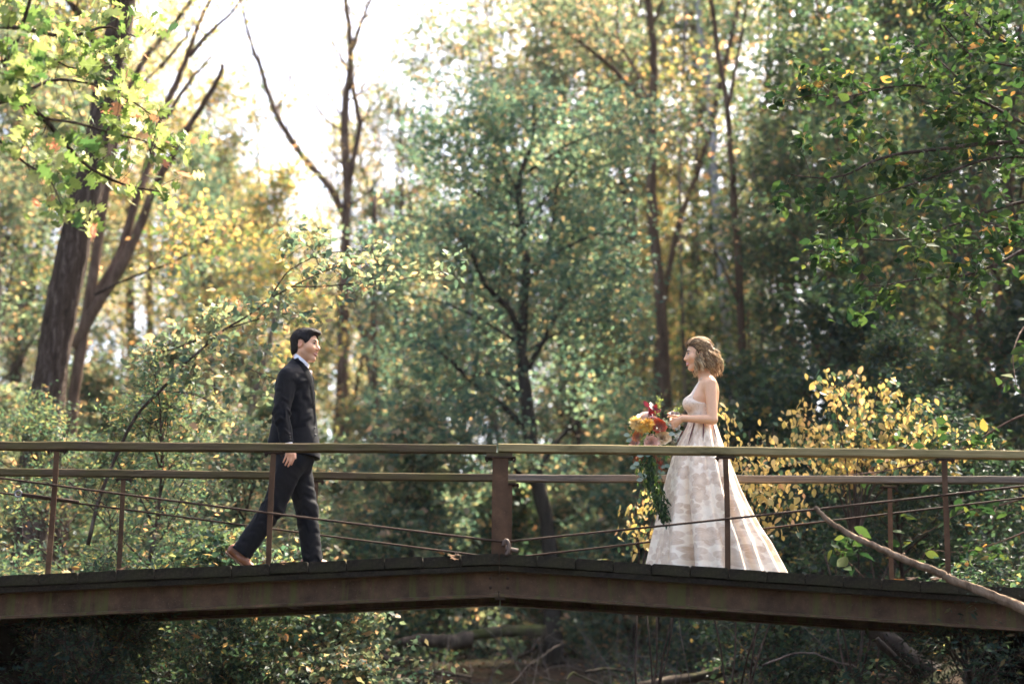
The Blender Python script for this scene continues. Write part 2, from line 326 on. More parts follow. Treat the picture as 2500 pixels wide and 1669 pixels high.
# cross bearers and the splice plate at the bend
for k, x in enumerate(np.linspace(XC-3.2, XC+3.2, 5)):
    z = deck_z(x); bb(MB().box((x-0.04, 0.112, z-0.25), (x+0.04, W-0.112, z-0.14)), 'cross_bearer', 'bolt')
bb(MB().box((XC-0.09, 0.094, DZ-0.255), (XC+0.09, 0.1065, DZ-0.14)), 'splice_plate', 'rust_girder')
for dx in (-0.06, 0.06):
    for dz in (-0.23, -0.165):
        bb(MB().lathe([(0, 0), (0.011, 0), (0.011, 0.011), (0.006, 0.016), (0, 0.016)], 6, Matrix.Translation((XC+dx, 0.094, DZ+dz)) @ Matrix.Rotation(math.pi/2, 4, 'X')), 'bolt', 'bolt')
# rails
def rail(pa, pb, y0, mat, dep=0.09, hgt=0.058, seed=0):
    r = np.random.RandomState(seed); n = 26; t = np.linspace(0, 1, n); V = []
    for i in range(n):
        p = np.array(pa)*(1-t[i])+np.array(pb)*t[i]; wz = r.uniform(-0.0025, 0.0025); wy = r.uniform(-0.002, 0.002); c = 0.006
        for (dy, dz) in ((c, -hgt), (dep-c, -hgt), (dep, -hgt+c), (dep, -c), (dep-c, 0), (c, 0), (0, -c), (0, -hgt+c)):
            V.append((p[0], y0+dy+wy, p[2]+dz+wz+r.uniform(-0.001, 0.001)))
    F = [(i*8+j, i*8+8+j, i*8+8+(j+1) % 8, i*8+(j+1) % 8) for i in range(n-1) for j in range(8)] + [tuple(range(8)), tuple(range(8*n-1, 8*n-9, -1))]
    mb = MB(); mb.add(V, F); o = bb(mb, 'rail', mat, angle=35); return o
def rz(px, py, Y): return at(px, py, Y)
e = lambda px, py, Y: at(px, py, Y)
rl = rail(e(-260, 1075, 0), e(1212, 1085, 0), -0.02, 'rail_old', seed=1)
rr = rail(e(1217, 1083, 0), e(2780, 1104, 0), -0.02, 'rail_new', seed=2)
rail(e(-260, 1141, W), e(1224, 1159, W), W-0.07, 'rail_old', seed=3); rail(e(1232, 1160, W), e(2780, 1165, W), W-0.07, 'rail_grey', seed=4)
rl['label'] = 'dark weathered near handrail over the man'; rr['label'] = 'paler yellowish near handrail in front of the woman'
# dark lettering on the near rail
mk, nt, b, out = new_mat('rail_ink'); b.inputs['Base Color'].default_value = (0.012, 0.01, 0.009, 1); b.inputs['Roughness'].default_value = 0.9
def strokes(name, segs, px0):
    mb = MB()
    for (xa, za, xb, zb) in segs:
        p0 = e(px0, 1098, 0); a = Vector((p0[0]+xa, -0.0235, p0[2]+za)); c = Vector((p0[0]+xb, -0.0235, p0[2]+zb)); d = (c-a).normalized(); nrm = Vector((-d.z, 0, d.x))*0.0065
        mb.add([a-nrm-d*.004, c-nrm+d*.004, c+nrm+d*.004, a+nrm-d*.004], [(0, 1, 2, 3)])
    o = mb.build(name, mk, None, False); o.parent = rr; o.matrix_parent_inverse = rr.matrix_world.inverted() if False else rr.matrix_parent_inverse; return o
lt = strokes('letter', [(0, -.024, 0, .024), (0, .024, .025, -.004), (.025, -.004, .05, .024), (.05, .024, .05, -.024)], 2355); lt['label'] = 'dark letter M marked on the rail'
lt = strokes('letter', [(.04, .022, .002, .022), (.002, .022, .002, .001), (.002, .001, .04, .001), (.04, .001, .04, -.024), (.04, -.024, .0, -.024)], 2379); lt['label'] = 'dark letter S marked on the rail'
# centre posts: H-section steel with a capped timber block
def hpost(x, y0, ztop):
    mb = MB(); zb = deck_z(x)-0.08; hw, dep, t = 0.056, 0.12, 0.010
    prof = [(-hw, 0), (hw, 0), (hw, t), (0.006, t+0.006), (0.006, dep-t-0.006), (hw, dep-t), (hw, dep), (-hw, dep), (-hw, dep-t), (-0.006, dep-t-0.006), (-0.006, t+0.006), (-hw, t)]
    V = [(x+a, y0+c, z) for z in (zb, ztop) for (a, c) in prof]; n = 12
    mb.add(V, [(j, (j+1) % n, n+(j+1) % n, n+j) for j in range(n)] + [tuple(range(n-1, -1, -1)), tuple(range(n, 2*n))]); bb(mb, 'centre_post', 'rust_post', angle=20)
    bb(MB().box((x-0.108, y0-0.015, ztop+0.001), (x+0.108, y0+0.145, ztop+0.01), 0.002), 'cap_plate', 'bolt')
    bb(MB().box((x-0.1, y0-0.01, ztop+0.011), (x+0.085, y0+0.135, ztop+0.0365), 0.004), 'timber_block', 'rail_old')
    for dx in (-0.095, 0.095):
        bb(MB().lathe([(0, -0.026), (0.009, -0.026), (0.009, -0.015), (0.016, -0.014), (0.016, -0.0005), (0, -0.0005)], 6, Matrix.Translation((x+dx, y0+0.02, ztop+0.0))), 'bolt', 'bolt')
hpost(XC, 0.0, RZ-0.101); hpost(float(at(1233.5, 1250, W)[0]), W-0.12, RZ-0.101)
# slender posts: T-section steel
def tpost(pxt, pyt, pxb, pyb, y0, ztop, seed):
    r = np.random.RandomState(seed); mb = MB(); xt = float(at(pxt, pyt, y0)[0]); xb = float(at(pxb, pyb, y0)[0]); zb = deck_z(xb)-0.02
    prof = [(-0.019, 0), (0.019, 0), (0.019, 0.006), (0.004, 0.008), (0.004, 0.036), (-0.004, 0.036), (-0.004, 0.008), (-0.019, 0.006)]; n = 8; zs = np.linspace(zb, ztop, 9); V = []
    for i, z in enumerate(zs):
        t = i/8; x = xb*(1-t)+xt*t + 0.004*math.sin(t*4+seed); V += [(x+a, y0+c, z) for (a, c) in prof]
    mb.add(V, [(i*n+j, i*n+(j+1) % n, i*n+n+(j+1) % n, i*n+n+j) for i in range(8) for j in range(n)] + [tuple(range(n-1, -1, -1)), tuple(range(8*n, 9*n))])
    bb(mb, 'slender_post', 'rust_post', angle=25)
    bb(MB().box((xt-0.07, y0-0.012, ztop+0.001), (xt+0.07, y0+0.06, ztop+0.008), 0.002), 'cap_plate', 'bolt')
    bb(MB().box((xt-0.055, y0-0.008, ztop+0.009), (xt+0.06, y0+0.055, ztop+0.021), 0.003), 'timber_block', 'rail_old')
    for dx in (-0.055, 0.055):
        bb(MB().lathe([(0, -0.022), (0.007, -0.022), (0.007, -0.013), (0.013, -0.012), (0.013, -0.0005), (0, -0.0005)], 6, Matrix.Translation((xt+dx, y0+0.01, ztop))), 'bolt', 'bolt')
for q in ((137, 1110, 118, 1400), (668, 1110, 654, 1370), (1771, 1110, 1778, 1395), (2307, 1120, 2314, 1420)): tpost(*q, 0.0, RZ-0.085, q[0])
for q in ((302, 1175, 289, 1390), (770, 1180, 765, 1380), (1710, 1180, 1712, 1380), (2171, 1180, 2177, 1410)): tpost(*q, W-0.05, RZ-0.085, q[0])
# wire cables
def cable(p, q, y, sag=0.01):
    t = np.linspace(0, 1, 30)[:, None]; a = at(*p, y); c = at(*q, y); P = a*(1-t)+c*t; P[:, 2] -= sag*4*(t*(1-t))[:, 0]; bb(MB().tube(P, 0.0082, 7), 'cable', 'cable', angle=None)
cable((-260, 1131), (1231, 1322), -0.03); cable((1233, 1322), (2780, 1153), -0.03); cable((-260, 1167), (1200, 1359), W-0.0, 0.006); cable((1230, 1363), (2780, 1180), W-0.0, 0.006)
a = at(1232, 1328, -0.045); t = np.linspace(0, 1, 12)
P = [(a[0]+0.01+0.02*math.cos(math.pi*(0.95-1.5*k)), a[1]+0.006*math.sin(k*6), a[2]-0.02+0.05*math.sin(math.pi*(0.95-1.5*k))) for k in t]
bb(MB().tube(P, 0.013, 8), 'cable_hook', 'hook', angle=None)
bb(MB().lathe([(0, -0.09), (0.016, -0.09), (0.016, -0.02), (0.024, -0.02), (0.024, 0), (0, 0)], 10, Matrix.Translation((a[0]+0.005, a[1]+0.012, a[2]-0.028)) @ Matrix.Rotation(math.radians(-80), 4, 'Y')), 'hook_bolt', 'hook')
a = at(46, 1205, W-0.0); P = [(a[0]+0.028*math.cos(k), a[1]-0.012, a[2]+0.026*math.sin(k)) for k in np.linspace(0, 2*math.pi, 20)]
bb(MB().tube(P, 0.007, 6, False), 'cable_eye', 'zinc', angle=None)
bb(MB().tube([a+np.array([0.03, -.012, -.004]), a+np.array([0.5, -.012, -0.062])], 0.013, 7), 'turnbuckle', 'cable', angle=None)
# abutments: dark stone piers
for s, x0 in ((-1, -3.72), (1, 3.72)):
    o = tag(empty('stone_abutment', (x0*1.2, W/2, 0)), 'dark stone abutment under the %s end of the bridge' % ('man\'s' if s < 0 else 'woman\'s'), 'abutment', 'abutments')
    r = np.random.RandomState(8+s); zt = deck_z(x0)-0.30; z = zt
    for row in range(6):
        h = r.uniform(0.26, 0.36); x = x0+s*r.uniform(0, .05)
        for k in range(3):
            wd = r.uniform(0.35, 0.55); y = -0.15+r.uniform(-.03, .03)
            while y < W+0.2:
                ln = r.uniform(0.45, 0.7); lo = (min(x, x+s*wd)+.006, y+.006, z-h+.006); hi = (max(x, x+s*wd)-.006, y+ln-.006, z-.004)
                attach(MB().box(lo, hi, 0.025).build('stone', M['concrete'], None, True, 40), o); y += ln
            x += s*wd
        z -= h
# ------------------------------------------------------------------ leaves
T_SIMPLE = (np.array([(0, 0, 0), (.42, -.31, .06), (1, 0, -.05), (.42, .31, .06)]), np.array([(0, 1, 2), (0, 2, 3)]))
T_NARROW = (np.array([(0, 0, 0), (.45, -.17, .04), (1, 0, -.05), (.45, .17, .04)]), np.array([(0, 1, 2), (0, 2, 3)]))
_o = [(0, 0, 0), (.12, -.14, .03), (.32, -.27, .06), (.55, -.27, .06), (.8, -.14, .01), (1, 0, -.07), (.8, .14, .01), (.55, .27, .06), (.32, .27, .06), (.12, .14, .03)]
T_OVAL = (np.array(_o+[(.3, 0, .01), (.6, 0, 0)]), np.array([(0, 1, 10), (1, 2, 10), (2, 11, 10), (2, 3, 11), (3, 4, 11), (4, 5, 11), (5, 6, 11), (6, 7, 11), (7, 8, 11), (8, 10, 11), (8, 9, 10), (9, 0, 10)]))
def lobed(n=3, seed=0):
    r = np.random.RandomState(seed); up = [(0, 0.0)]
    for k in range(n):
        x = 0.12+0.62*k/(n-1) if n > 1 else .4; w = (0.36, 0.46, 0.3)[min(k, 2)]*r.uniform(.85, 1.15)
        up += [(x, w*0.42), (x+0.07, w*0.95), (x+0.15, w*1.02), (x+0.14, w*0.7)]
    up += [(0.9, 0.12), (1.0, 0.0)]
    V = [(x, y, .10*y*y+(-.12*x*x)+r.uniform(-.015, .015)) for x, y in up] + [(x, -y, .10*y*y+(-.12*x*x)+r.uniform(-.015, .015)) for x, y in up[1:-1]]
    m = len(up); mid = [(0.25, 0, -.02), (0.5, 0, -.04), (0.75, 0, -.07)]; b = len(V); V += mid
    F = []; tip = m-1
    def near(x): return b+int(np.clip(round((x-.25)/.25), 0, 2))
    for off in (0, 1):
        ids = list(range(m)) if not off else [0]+list(range(m, m+m-2))+[tip]; ring = ids
        for i in range(len(ring)-1):
            a, c = ring[i], ring[i+1]; q, q2 = near(V[a][0]), near(V[c][0]); t = (a, c, q) if not off else (c, a, q); F.append(t)
            if q2 != q: F.append((c, q2, q) if not off else (q2, c, q))
    return np.array(V), np.array(F)
T_OAK = [lobed(3, s) for s in range(3)]
def frames(axis, nrm):
    x = axis/(np.linalg.norm(axis, axis=1)[:, None]+1e-9); y = np.cross(nrm, x); y /= np.linalg.norm(y, axis=1)[:, None]+1e-9
    return x, y, np.cross(x, y)
def leaves_mesh(name, pos, axis, nrm, size, T):
    x, y, z = frames(axis, nrm); TV, TF = T; s = size[:, None, None]
    V = pos[:, None, :] + s*(TV[None, :, 0:1]*x[:, None] + TV[None, :, 1:2]*y[:, None] + TV[None, :, 2:3]*z[:, None])
    F = TF[None] + (np.arange(len(pos))*len(TV))[:, None, None]
    return arr_mesh(name, V.reshape(-1, 3), F.reshape(-1, 3), len(TV) > 6)
def rand_orient(r, n, droop=0.4, up=0.8):
    ax = r.normal(size=(n, 3)); ax[:, 2] = ax[:, 2]*0.5-droop; nr = r.normal(size=(n, 3))*0.7; nr[:, 2] += up
    return ax, nr
def leaf_objects(pos, axis, nrm, size, T, mat, root, name='leaf', nmax=300, key=None):
    """the leaves that show largest become parts of their own; the rest stays one part"""
    n = len(pos); key = size if key is None else key; order = np.argsort(-key); big = order[:nmax]; rest = order[nmax:]
    Ts = T if isinstance(T, list) else [T]; mes = []
    for t in Ts:
        me = arr_mesh(name, t[0], t[1], True); me.materials.append(mat); mes.append(me)
    x, y, z = frames(axis, nrm); inv = Matrix.Translation(-Vector(root.location))
    for k, i in enumerate(big):
        o = bpy.data.objects.new(name, mes[k % len(mes)]); col.objects.link(o); o.parent = root; s = float(size[i])
        o.matrix_basis = inv @ Matrix(((x[i, 0]*s, y[i, 0]*s, z[i, 0]*s, pos[i, 0]), (x[i, 1]*s, y[i, 1]*s, z[i, 1]*s, pos[i, 1]), (x[i, 2]*s, y[i, 2]*s, z[i, 2]*s, pos[i, 2]), (0, 0, 0, 1)))
    if len(rest):
        o = link('leaves', leaves_mesh('leaves', pos[rest], axis[rest], nrm[rest], size[rest], Ts[0]), mat); attach(o, root); o['kind'] = 'stuff'

# ------------------------------------------------------------------ tree growth
def wander(r, p, d, L, n, wob=0.12, lift=0.0):
    P = [np.array(p, float)]; d = np.array(d, float); d /= np.linalg.norm(d)
    for i in range(n):
        d = d + r.normal(size=3)*wob; d[2] += lift; d /= np.linalg.norm(d); P.append(P[-1]+d*L/n)
    return np.array(P)
def sample_line(P, t):
    s = t*(len(P)-1); i = min(int(s), len(P)-2); f = s-i; return P[i]*(1-f)+P[i+1]*f, P[i+1]-P[i]
def sub_branches(r, mb, P, r0, n, L, t0=0.35, lift=0.03, wob=0.2, spread=0.9, twigs=2, rmin=0.004, sides=5):
    """side branches along a limb; returns the twig points that carry leaves"""
    pts = []
    for k in range(n):
        t = t0+(1-t0)*(k+r.rand())/n; p, d = sample_line(P, t); d = d/np.linalg.norm(d)
        q = np.cross(d, r.normal(size=3)); q /= np.linalg.norm(q); dd = d*(1-spread*0.6)+q*spread; dd[2] += 0.15
        l = L*(1.15-0.6*t)*r.uniform(.6, 1.25); S = wander(r, p, dd, l, 4, wob, lift); mb.tube(S, np.linspace(max(r0*(1-.7*t)*.5, rmin), rmin*.7, 5), sides, False); pts.append(S[1:])
        for j in range(twigs):
            p2, d2 = sample_line(S, r.uniform(.3, .95)); q = np.cross(d2, r.normal(size=3)); q /= np.linalg.norm(q)+1e-9
            S2 = wander(r, p2, d2/np.linalg.norm(d2)*.5+q*.8, l*.5, 3, wob, 0); mb.tube(S2, np.linspace(rmin*.8, rmin*.4, 4), 4, False); pts.append(S2)
    return pts
def spread_leaves(r, pts, n, scat, size, droop=0.4, up=0.7):
    C = np.concatenate(pts); i = r.randint(len(C), size=n); wgt = r.gamma(2.0, 0.5, size=len(C)); i = r.choice(len(C), n, p=wgt/wgt.sum())
    pos = C[i]+r.normal(size=(n, 3))*scat*np.array([1, 1, .75]); ax, nr = rand_orient(r, n, droop, up)
    return pos, ax, nr, size*np.clip(np.exp(r.normal(-.05, .28, n)), .45, 1.6)
def tree_proto(seed, H, r0, z0, spread, nl, nleaf, lsize, scat=0.2, lean=0.06, nsub=7, tmpl=T_SIMPLE, droop=.4, top=0.75):
    """local trunk and crown meshes; H height, z0 share of bare stem"""
    r = np.random.RandomState(seed); mb = MB(); n = 9
    T = wander(r, (0, 0, -0.4), (r.normal()*lean, r.normal()*lean, 1), H*.93+.4, n, 0.05, 0.02); rad = r0*np.linspace(1, .16, n+1); rad[0] *= 1.35
    mb.tube(T, rad, 8); pts = []
    for k in range(nl):
        t = z0+(1-z0)*((k+r.rand()*.8)/nl)**.9; t = min(t, .985); p, d = sample_line(T, t); u = (t-z0)/(1-z0); a = k*2.4+r.rand()*1.2
        el = math.radians(12+55*u+r.normal()*10); L = spread*(1-.62*u**1.3)*r.uniform(.7, 1.2); dd = (math.cos(a)*math.cos(el), math.sin(a)*math.cos(el), math.sin(el))
        P = wander(r, p, dd, L, 5, .13, .05); rr = max(r0*(1-t*.8)*.42, .012); mb.tube(P, np.linspace(rr, rr*.2, 6), 5, False)
        pts.append(P[3:]); pts += sub_branches(r, mb, P, rr, nsub, L*.5, .3, .03)
    L = spread_leaves(r, pts, nleaf, scat, lsize, droop)
    return mb.mesh('trunk'), leaves_mesh('crown', *L, tmpl)
def put_tree(name, proto, tm, cm, loc, rot, s, label, group, cat='tree', crown='crown', stem='trunk', sz=None):
    root = empty(name, loc); root.rotation_euler = (0, 0, rot); root.scale = (s, s, sz or s)
    for nm, me, mat in ((stem, proto[0], tm), (crown, proto[1], cm)):
        if not me.materials: me.materials.append(mat)
        o = bpy.data.objects.new(nm, me); col.objects.link(o); o.parent = root; o.material_slots[0].link = 'OBJECT'; o.material_slots[0].material = mat
    return tag(root, label, cat, group)

# ------------------------------------------------------------------ background woods
TREES = [tree_proto(11, 13, .13, .32, 3.8, 17, 6800, .125, .22), tree_proto(12, 15, .15, .4, 4.2, 17, 6800, .13, .24), tree_proto(13, 11, .11, .2, 3.4, 18, 7000, .115, .19),
         tree_proto(14, 16, .16, .48, 4.0, 16, 6000, .135, .25), tree_proto(15, 9, .08, .14, 2.8, 18, 7000, .105, .17), tree_proto(16, 14, .12, .25, 3.2, 20, 8000, .115, .2)]
SHRUBS = [tree_proto(21, 2.6, .03, .04, 1.5, 16, 5600, .09, .11, .2, 6), tree_proto(22, 1.7, .02, .02, 1.3, 14, 4400, .08, .1, .2, 6), tree_proto(23, 3.6, .04, .06, 1.8, 18, 7000, .1, .13, .15, 6),
          tree_proto(24, 1.2, .015, .02, 1.1, 12, 3600, .06, .09, .3, 6, T_NARROW)]
SKYLINE = [(0, -300), (430, -100), (500, 250), (580, 340), (640, 450), (700, 540), (750, 520), (790, 370), (850, 310), (950, 230), (1080, 180), (1200, 130), (1260, 0), (1300, -400), (2500, -400), (4000, -400)]
def max_top(x, y):
    px = 1250+FPX*x/(y-CAM[1]); py = np.interp(px, [a for a, _ in SKYLINE], [c for _, c in SKYLINE])
    return px, CAM[2]+(y-CAM[1])*math.tan(PITCH+math.atan((834.5-py)/FPX))
ZONES = {'L': ('behind the man', 'trees behind the man'), 'M': ('between the couple', 'trees between the couple'), 'R': ('behind the woman', 'trees behind the woman'), 'O': ('beside the creek outside the picture', 'trees around the creek')}
HUES = {'leaf_cream': 'pale cream-leaved', 'leaf_gold': 'golden-leaved', 'leaf_light': 'light green', 'leaf_green': 'green', 'leaf_maple': 'bluish green', 'leaf_dark': 'dark green'}
LANDMARKS = [(150, 'left of the thick leaning trunk'), (420, 'behind the slanting grey trunks'), (600, 'left of the man\'s head'), (760, 'above the man\'s head'), (880, 'behind the bare forked tree'), (1010, 'right of the bare forked tree'), (1180, 'at the left side of the maple'), (1400, 'behind the maple'), (1560, 'right of the maple'), (1680, 'behind the tall poplar'), (1830, 'above the woman\'s head'), (1990, 'right of the thin brown trunk'), (2200, 'above the yellow shrub'), (2400, 'behind the right boughs'), (9000, 'at the right edge')]
def landmark(px): return next(t for q, t in LANDMARKS if px < q)
def depth_words(y): return 'in the nearest part of the woods' if y < 18 else 'in the middle of the woods' if y < 32 else 'halfway up the slope' if y < 46 else 'high on the far slope'
r = np.random.RandomState(77); cnt = 0; placed = []
def add_tree(x, y, proto=None, s=None, cm=None, zone=None, force=False):
    global cnt
    px, top = max_top(x, y); z = float(ground_z(x, y)); k = r.randint(6) if proto is None else proto; H = (13, 15, 11, 16, 9, 14)[k]
    s = s or r.uniform(.8, 1.3); s = min(s, (top-z)/(H*1.06))
    if s < 0.35: return
    if not (0 < px < 2500 and y > 2): zone = 'O'
    zone = zone or ('L' if -200 < px < 830 else 'M' if 830 <= px < 1900 else 'R' if 1900 <= px < 2700 else 'O')
    if cm is None:
        u = r.rand()
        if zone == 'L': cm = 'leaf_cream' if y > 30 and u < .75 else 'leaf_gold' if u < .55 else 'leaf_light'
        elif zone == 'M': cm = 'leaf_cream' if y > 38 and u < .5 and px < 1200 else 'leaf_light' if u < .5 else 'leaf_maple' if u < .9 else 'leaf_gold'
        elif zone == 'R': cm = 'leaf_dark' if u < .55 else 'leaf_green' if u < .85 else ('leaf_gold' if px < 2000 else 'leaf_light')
        else: cm = 'leaf_green' if u < .6 else 'leaf_light'
    tm = ('bark_brown', 'bark_grey', 'bark_dark')[r.randint(3)] if zone != 'R' else ('bark_dark', 'bark_brown')[r.randint(2)]
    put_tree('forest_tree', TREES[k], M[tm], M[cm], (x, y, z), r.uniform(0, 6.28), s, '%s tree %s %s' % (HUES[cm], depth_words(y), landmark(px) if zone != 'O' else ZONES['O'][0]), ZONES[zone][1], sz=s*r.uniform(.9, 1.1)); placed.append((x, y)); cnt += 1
for y in np.concatenate([np.linspace(19, 30, 7), np.linspace(32, 48, 9), np.linspace(51, 75, 8)]):
    half = 0.37*(y+10)+3; n = 4 if y > 40 else 3
    for k in range(n):
        x = -half+2*half*(k+r.uniform(.1, .9))/n; yy = y+r.uniform(-1.2, 1.2)
        if yy < 36 and 520 < 1250+FPX*x/(yy+10) < 1750 and r.rand() < .55: continue
        add_tree(x, yy)
for y, n in ((25, 3), (31, 4), (37, 5), (43, 6), (50, 7), (58, 8), (68, 9)):                     # lighter trees up the slope between the couple
    for k in range(n):
        px = 480+1420*(k+r.uniform(.1, .9))/n
        if y < 30 and (760 < px < 900 or 1560 < px < 1640): continue
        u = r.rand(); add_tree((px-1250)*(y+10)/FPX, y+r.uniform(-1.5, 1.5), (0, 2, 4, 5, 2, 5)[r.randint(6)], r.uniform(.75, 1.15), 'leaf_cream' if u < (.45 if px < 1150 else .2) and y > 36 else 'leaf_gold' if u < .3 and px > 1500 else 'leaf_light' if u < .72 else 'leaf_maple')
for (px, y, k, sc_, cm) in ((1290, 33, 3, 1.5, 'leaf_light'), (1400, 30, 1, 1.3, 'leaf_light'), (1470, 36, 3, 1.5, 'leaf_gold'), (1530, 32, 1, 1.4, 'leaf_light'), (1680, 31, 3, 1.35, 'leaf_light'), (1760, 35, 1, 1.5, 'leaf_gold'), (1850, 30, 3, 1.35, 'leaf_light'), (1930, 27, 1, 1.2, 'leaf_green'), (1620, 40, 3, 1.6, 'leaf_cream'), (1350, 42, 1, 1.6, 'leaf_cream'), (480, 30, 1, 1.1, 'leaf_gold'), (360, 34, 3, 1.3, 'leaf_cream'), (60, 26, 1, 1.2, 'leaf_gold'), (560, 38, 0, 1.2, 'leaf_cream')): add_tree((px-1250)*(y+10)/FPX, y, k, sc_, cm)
# dense wood towards the sun; nearest unseen trees added to shade the right boughs
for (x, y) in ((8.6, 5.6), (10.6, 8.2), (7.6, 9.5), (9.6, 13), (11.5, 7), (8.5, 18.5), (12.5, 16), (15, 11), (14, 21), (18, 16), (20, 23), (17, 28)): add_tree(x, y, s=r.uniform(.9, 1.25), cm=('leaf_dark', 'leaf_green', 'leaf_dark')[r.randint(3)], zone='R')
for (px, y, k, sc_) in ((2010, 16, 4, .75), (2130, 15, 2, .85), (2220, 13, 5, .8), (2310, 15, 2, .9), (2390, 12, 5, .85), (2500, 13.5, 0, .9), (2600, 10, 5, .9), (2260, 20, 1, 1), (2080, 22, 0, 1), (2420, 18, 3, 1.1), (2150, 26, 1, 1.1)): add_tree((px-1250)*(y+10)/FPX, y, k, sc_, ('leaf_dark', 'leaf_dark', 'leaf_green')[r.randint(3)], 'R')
for (x, y) in ((-12, 14), (-11, 20), (-14, 4), (-9, -3), (-11, -9), (9, -4), (12, -11), (13, 2)): add_tree(x, y, s=r.uniform(.9, 1.2), zone='O', cm='leaf_light')  # unseen trees added for the lighting; they also fill a shifted view's edges

for k in range(34):                                                          # the woods go on past both edges of the picture
    y = 6+46*(k+r.rand())/34; sd_ = -1 if k % 3 else 1; x = sd_*(.37*(y+10)+r.uniform(3, 15)); add_tree(x, y, s=r.uniform(.85, 1.2), cm=('leaf_light', 'leaf_green', 'leaf_gold')[r.randint(3)], zone='O')
for k in range(26):
    y = 5+30*r.rand(); sd_ = -1 if k % 3 else 1; x = sd_*(.37*(y+10)+r.uniform(1, 9)); pr = r.randint(4); cm = ('leaf_light', 'leaf_green')[r.randint(2)]
    put_tree('shrub', SHRUBS[pr], M['bark_dark'], M[cm], (x, y, float(ground_z(x, y))-.05), r.uniform(0, 6.28), r.uniform(.9, 1.4), '%s shrub in the woods beside the creek outside the picture' % HUES[cm], 'shrubs around the creek', 'shrub', 'foliage', 'stems')
# thin, nearly bare trees that veil the open sky
LACY = tree_proto(17, 14, .10, .3, 3.6, 20, 1500, .11, .3, .08, 9)
for px, y, top, lb in ((585, 33, 130, 'thin lacy tree left of the bare forked tree'), (690, 37, 230, 'thin lacy tree beside the arching limb of the bare forked tree'), (965, 34, 40, 'thin lacy tree right of the bare forked tree'), (1080, 38, 20, 'thin lacy tree over the left side of the maple'), (1190, 33, -40, 'thin lacy tree over the top of the maple')):
    x = (px-1250)*(y+10)/FPX; z = float(ground_z(x, y)); h = CAM[2]+(y+10)*math.tan(PITCH+math.atan((834.5-top)/FPX))-z
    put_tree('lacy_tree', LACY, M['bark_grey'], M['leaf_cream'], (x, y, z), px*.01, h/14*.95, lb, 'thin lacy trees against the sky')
# shrubs of the understorey
SZ = [('behind the man', 'shrubs behind the man'), ('between the couple', 'shrubs between the couple'), ('behind the woman', 'shrubs behind the woman')]
SW = ('upright', 'low rounded', 'tall', 'low narrow-leaved')
for k in range(86):
    y = 3.6+24*r.rand()**1.2; half = 0.37*(y+10)+1; x = r.uniform(-half, half); px = 1250+FPX*x/(y+10)
    if abs(x-float(creek_x(y))) < (1.7 if y < 12 else .6): continue
    if y < 9 and 560 < px < 2100: continue
    if px < 420 and y < 12: continue
    z = 0 if px < 830 else 1 if px < 1640 else 2; pr = r.randint(4); u = r.rand()
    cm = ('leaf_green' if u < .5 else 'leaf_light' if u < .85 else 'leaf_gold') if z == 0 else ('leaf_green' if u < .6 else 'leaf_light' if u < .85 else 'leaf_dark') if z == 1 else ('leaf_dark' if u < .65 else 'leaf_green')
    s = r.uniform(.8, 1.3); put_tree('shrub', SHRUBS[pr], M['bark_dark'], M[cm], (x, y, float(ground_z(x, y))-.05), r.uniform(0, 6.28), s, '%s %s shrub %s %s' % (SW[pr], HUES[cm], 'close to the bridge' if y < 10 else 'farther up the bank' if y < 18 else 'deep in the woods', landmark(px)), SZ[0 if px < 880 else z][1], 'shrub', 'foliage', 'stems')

for k in range(34):                                                          # thick low cover behind the middle of the bridge
    y = r.uniform(9.5, 26); px = r.uniform(820, 1620); x = (px-1250)*(y+10)/FPX; pr = (0, 1, 2, 0)[r.randint(4)]; u = r.rand(); cm = 'leaf_maple' if u < .5 else 'leaf_green' if u < .8 else 'leaf_light'
    if y < 14 and abs(x-float(creek_x(y))) < 1.3: continue
    put_tree('shrub', SHRUBS[pr], M['bark_dark'], M[cm], (x, y, float(ground_z(x, y))-.05), r.uniform(0, 6.28), r.uniform(.9, 1.4), '%s %s shrub %s %s' % (SW[pr], HUES[cm], 'close to the bridge' if y < 10 else 'farther up the bank' if y < 18 else 'deep in the woods', landmark(px)), SZ[0 if px < 880 else 1][1], 'shrub', 'foliage', 'stems')
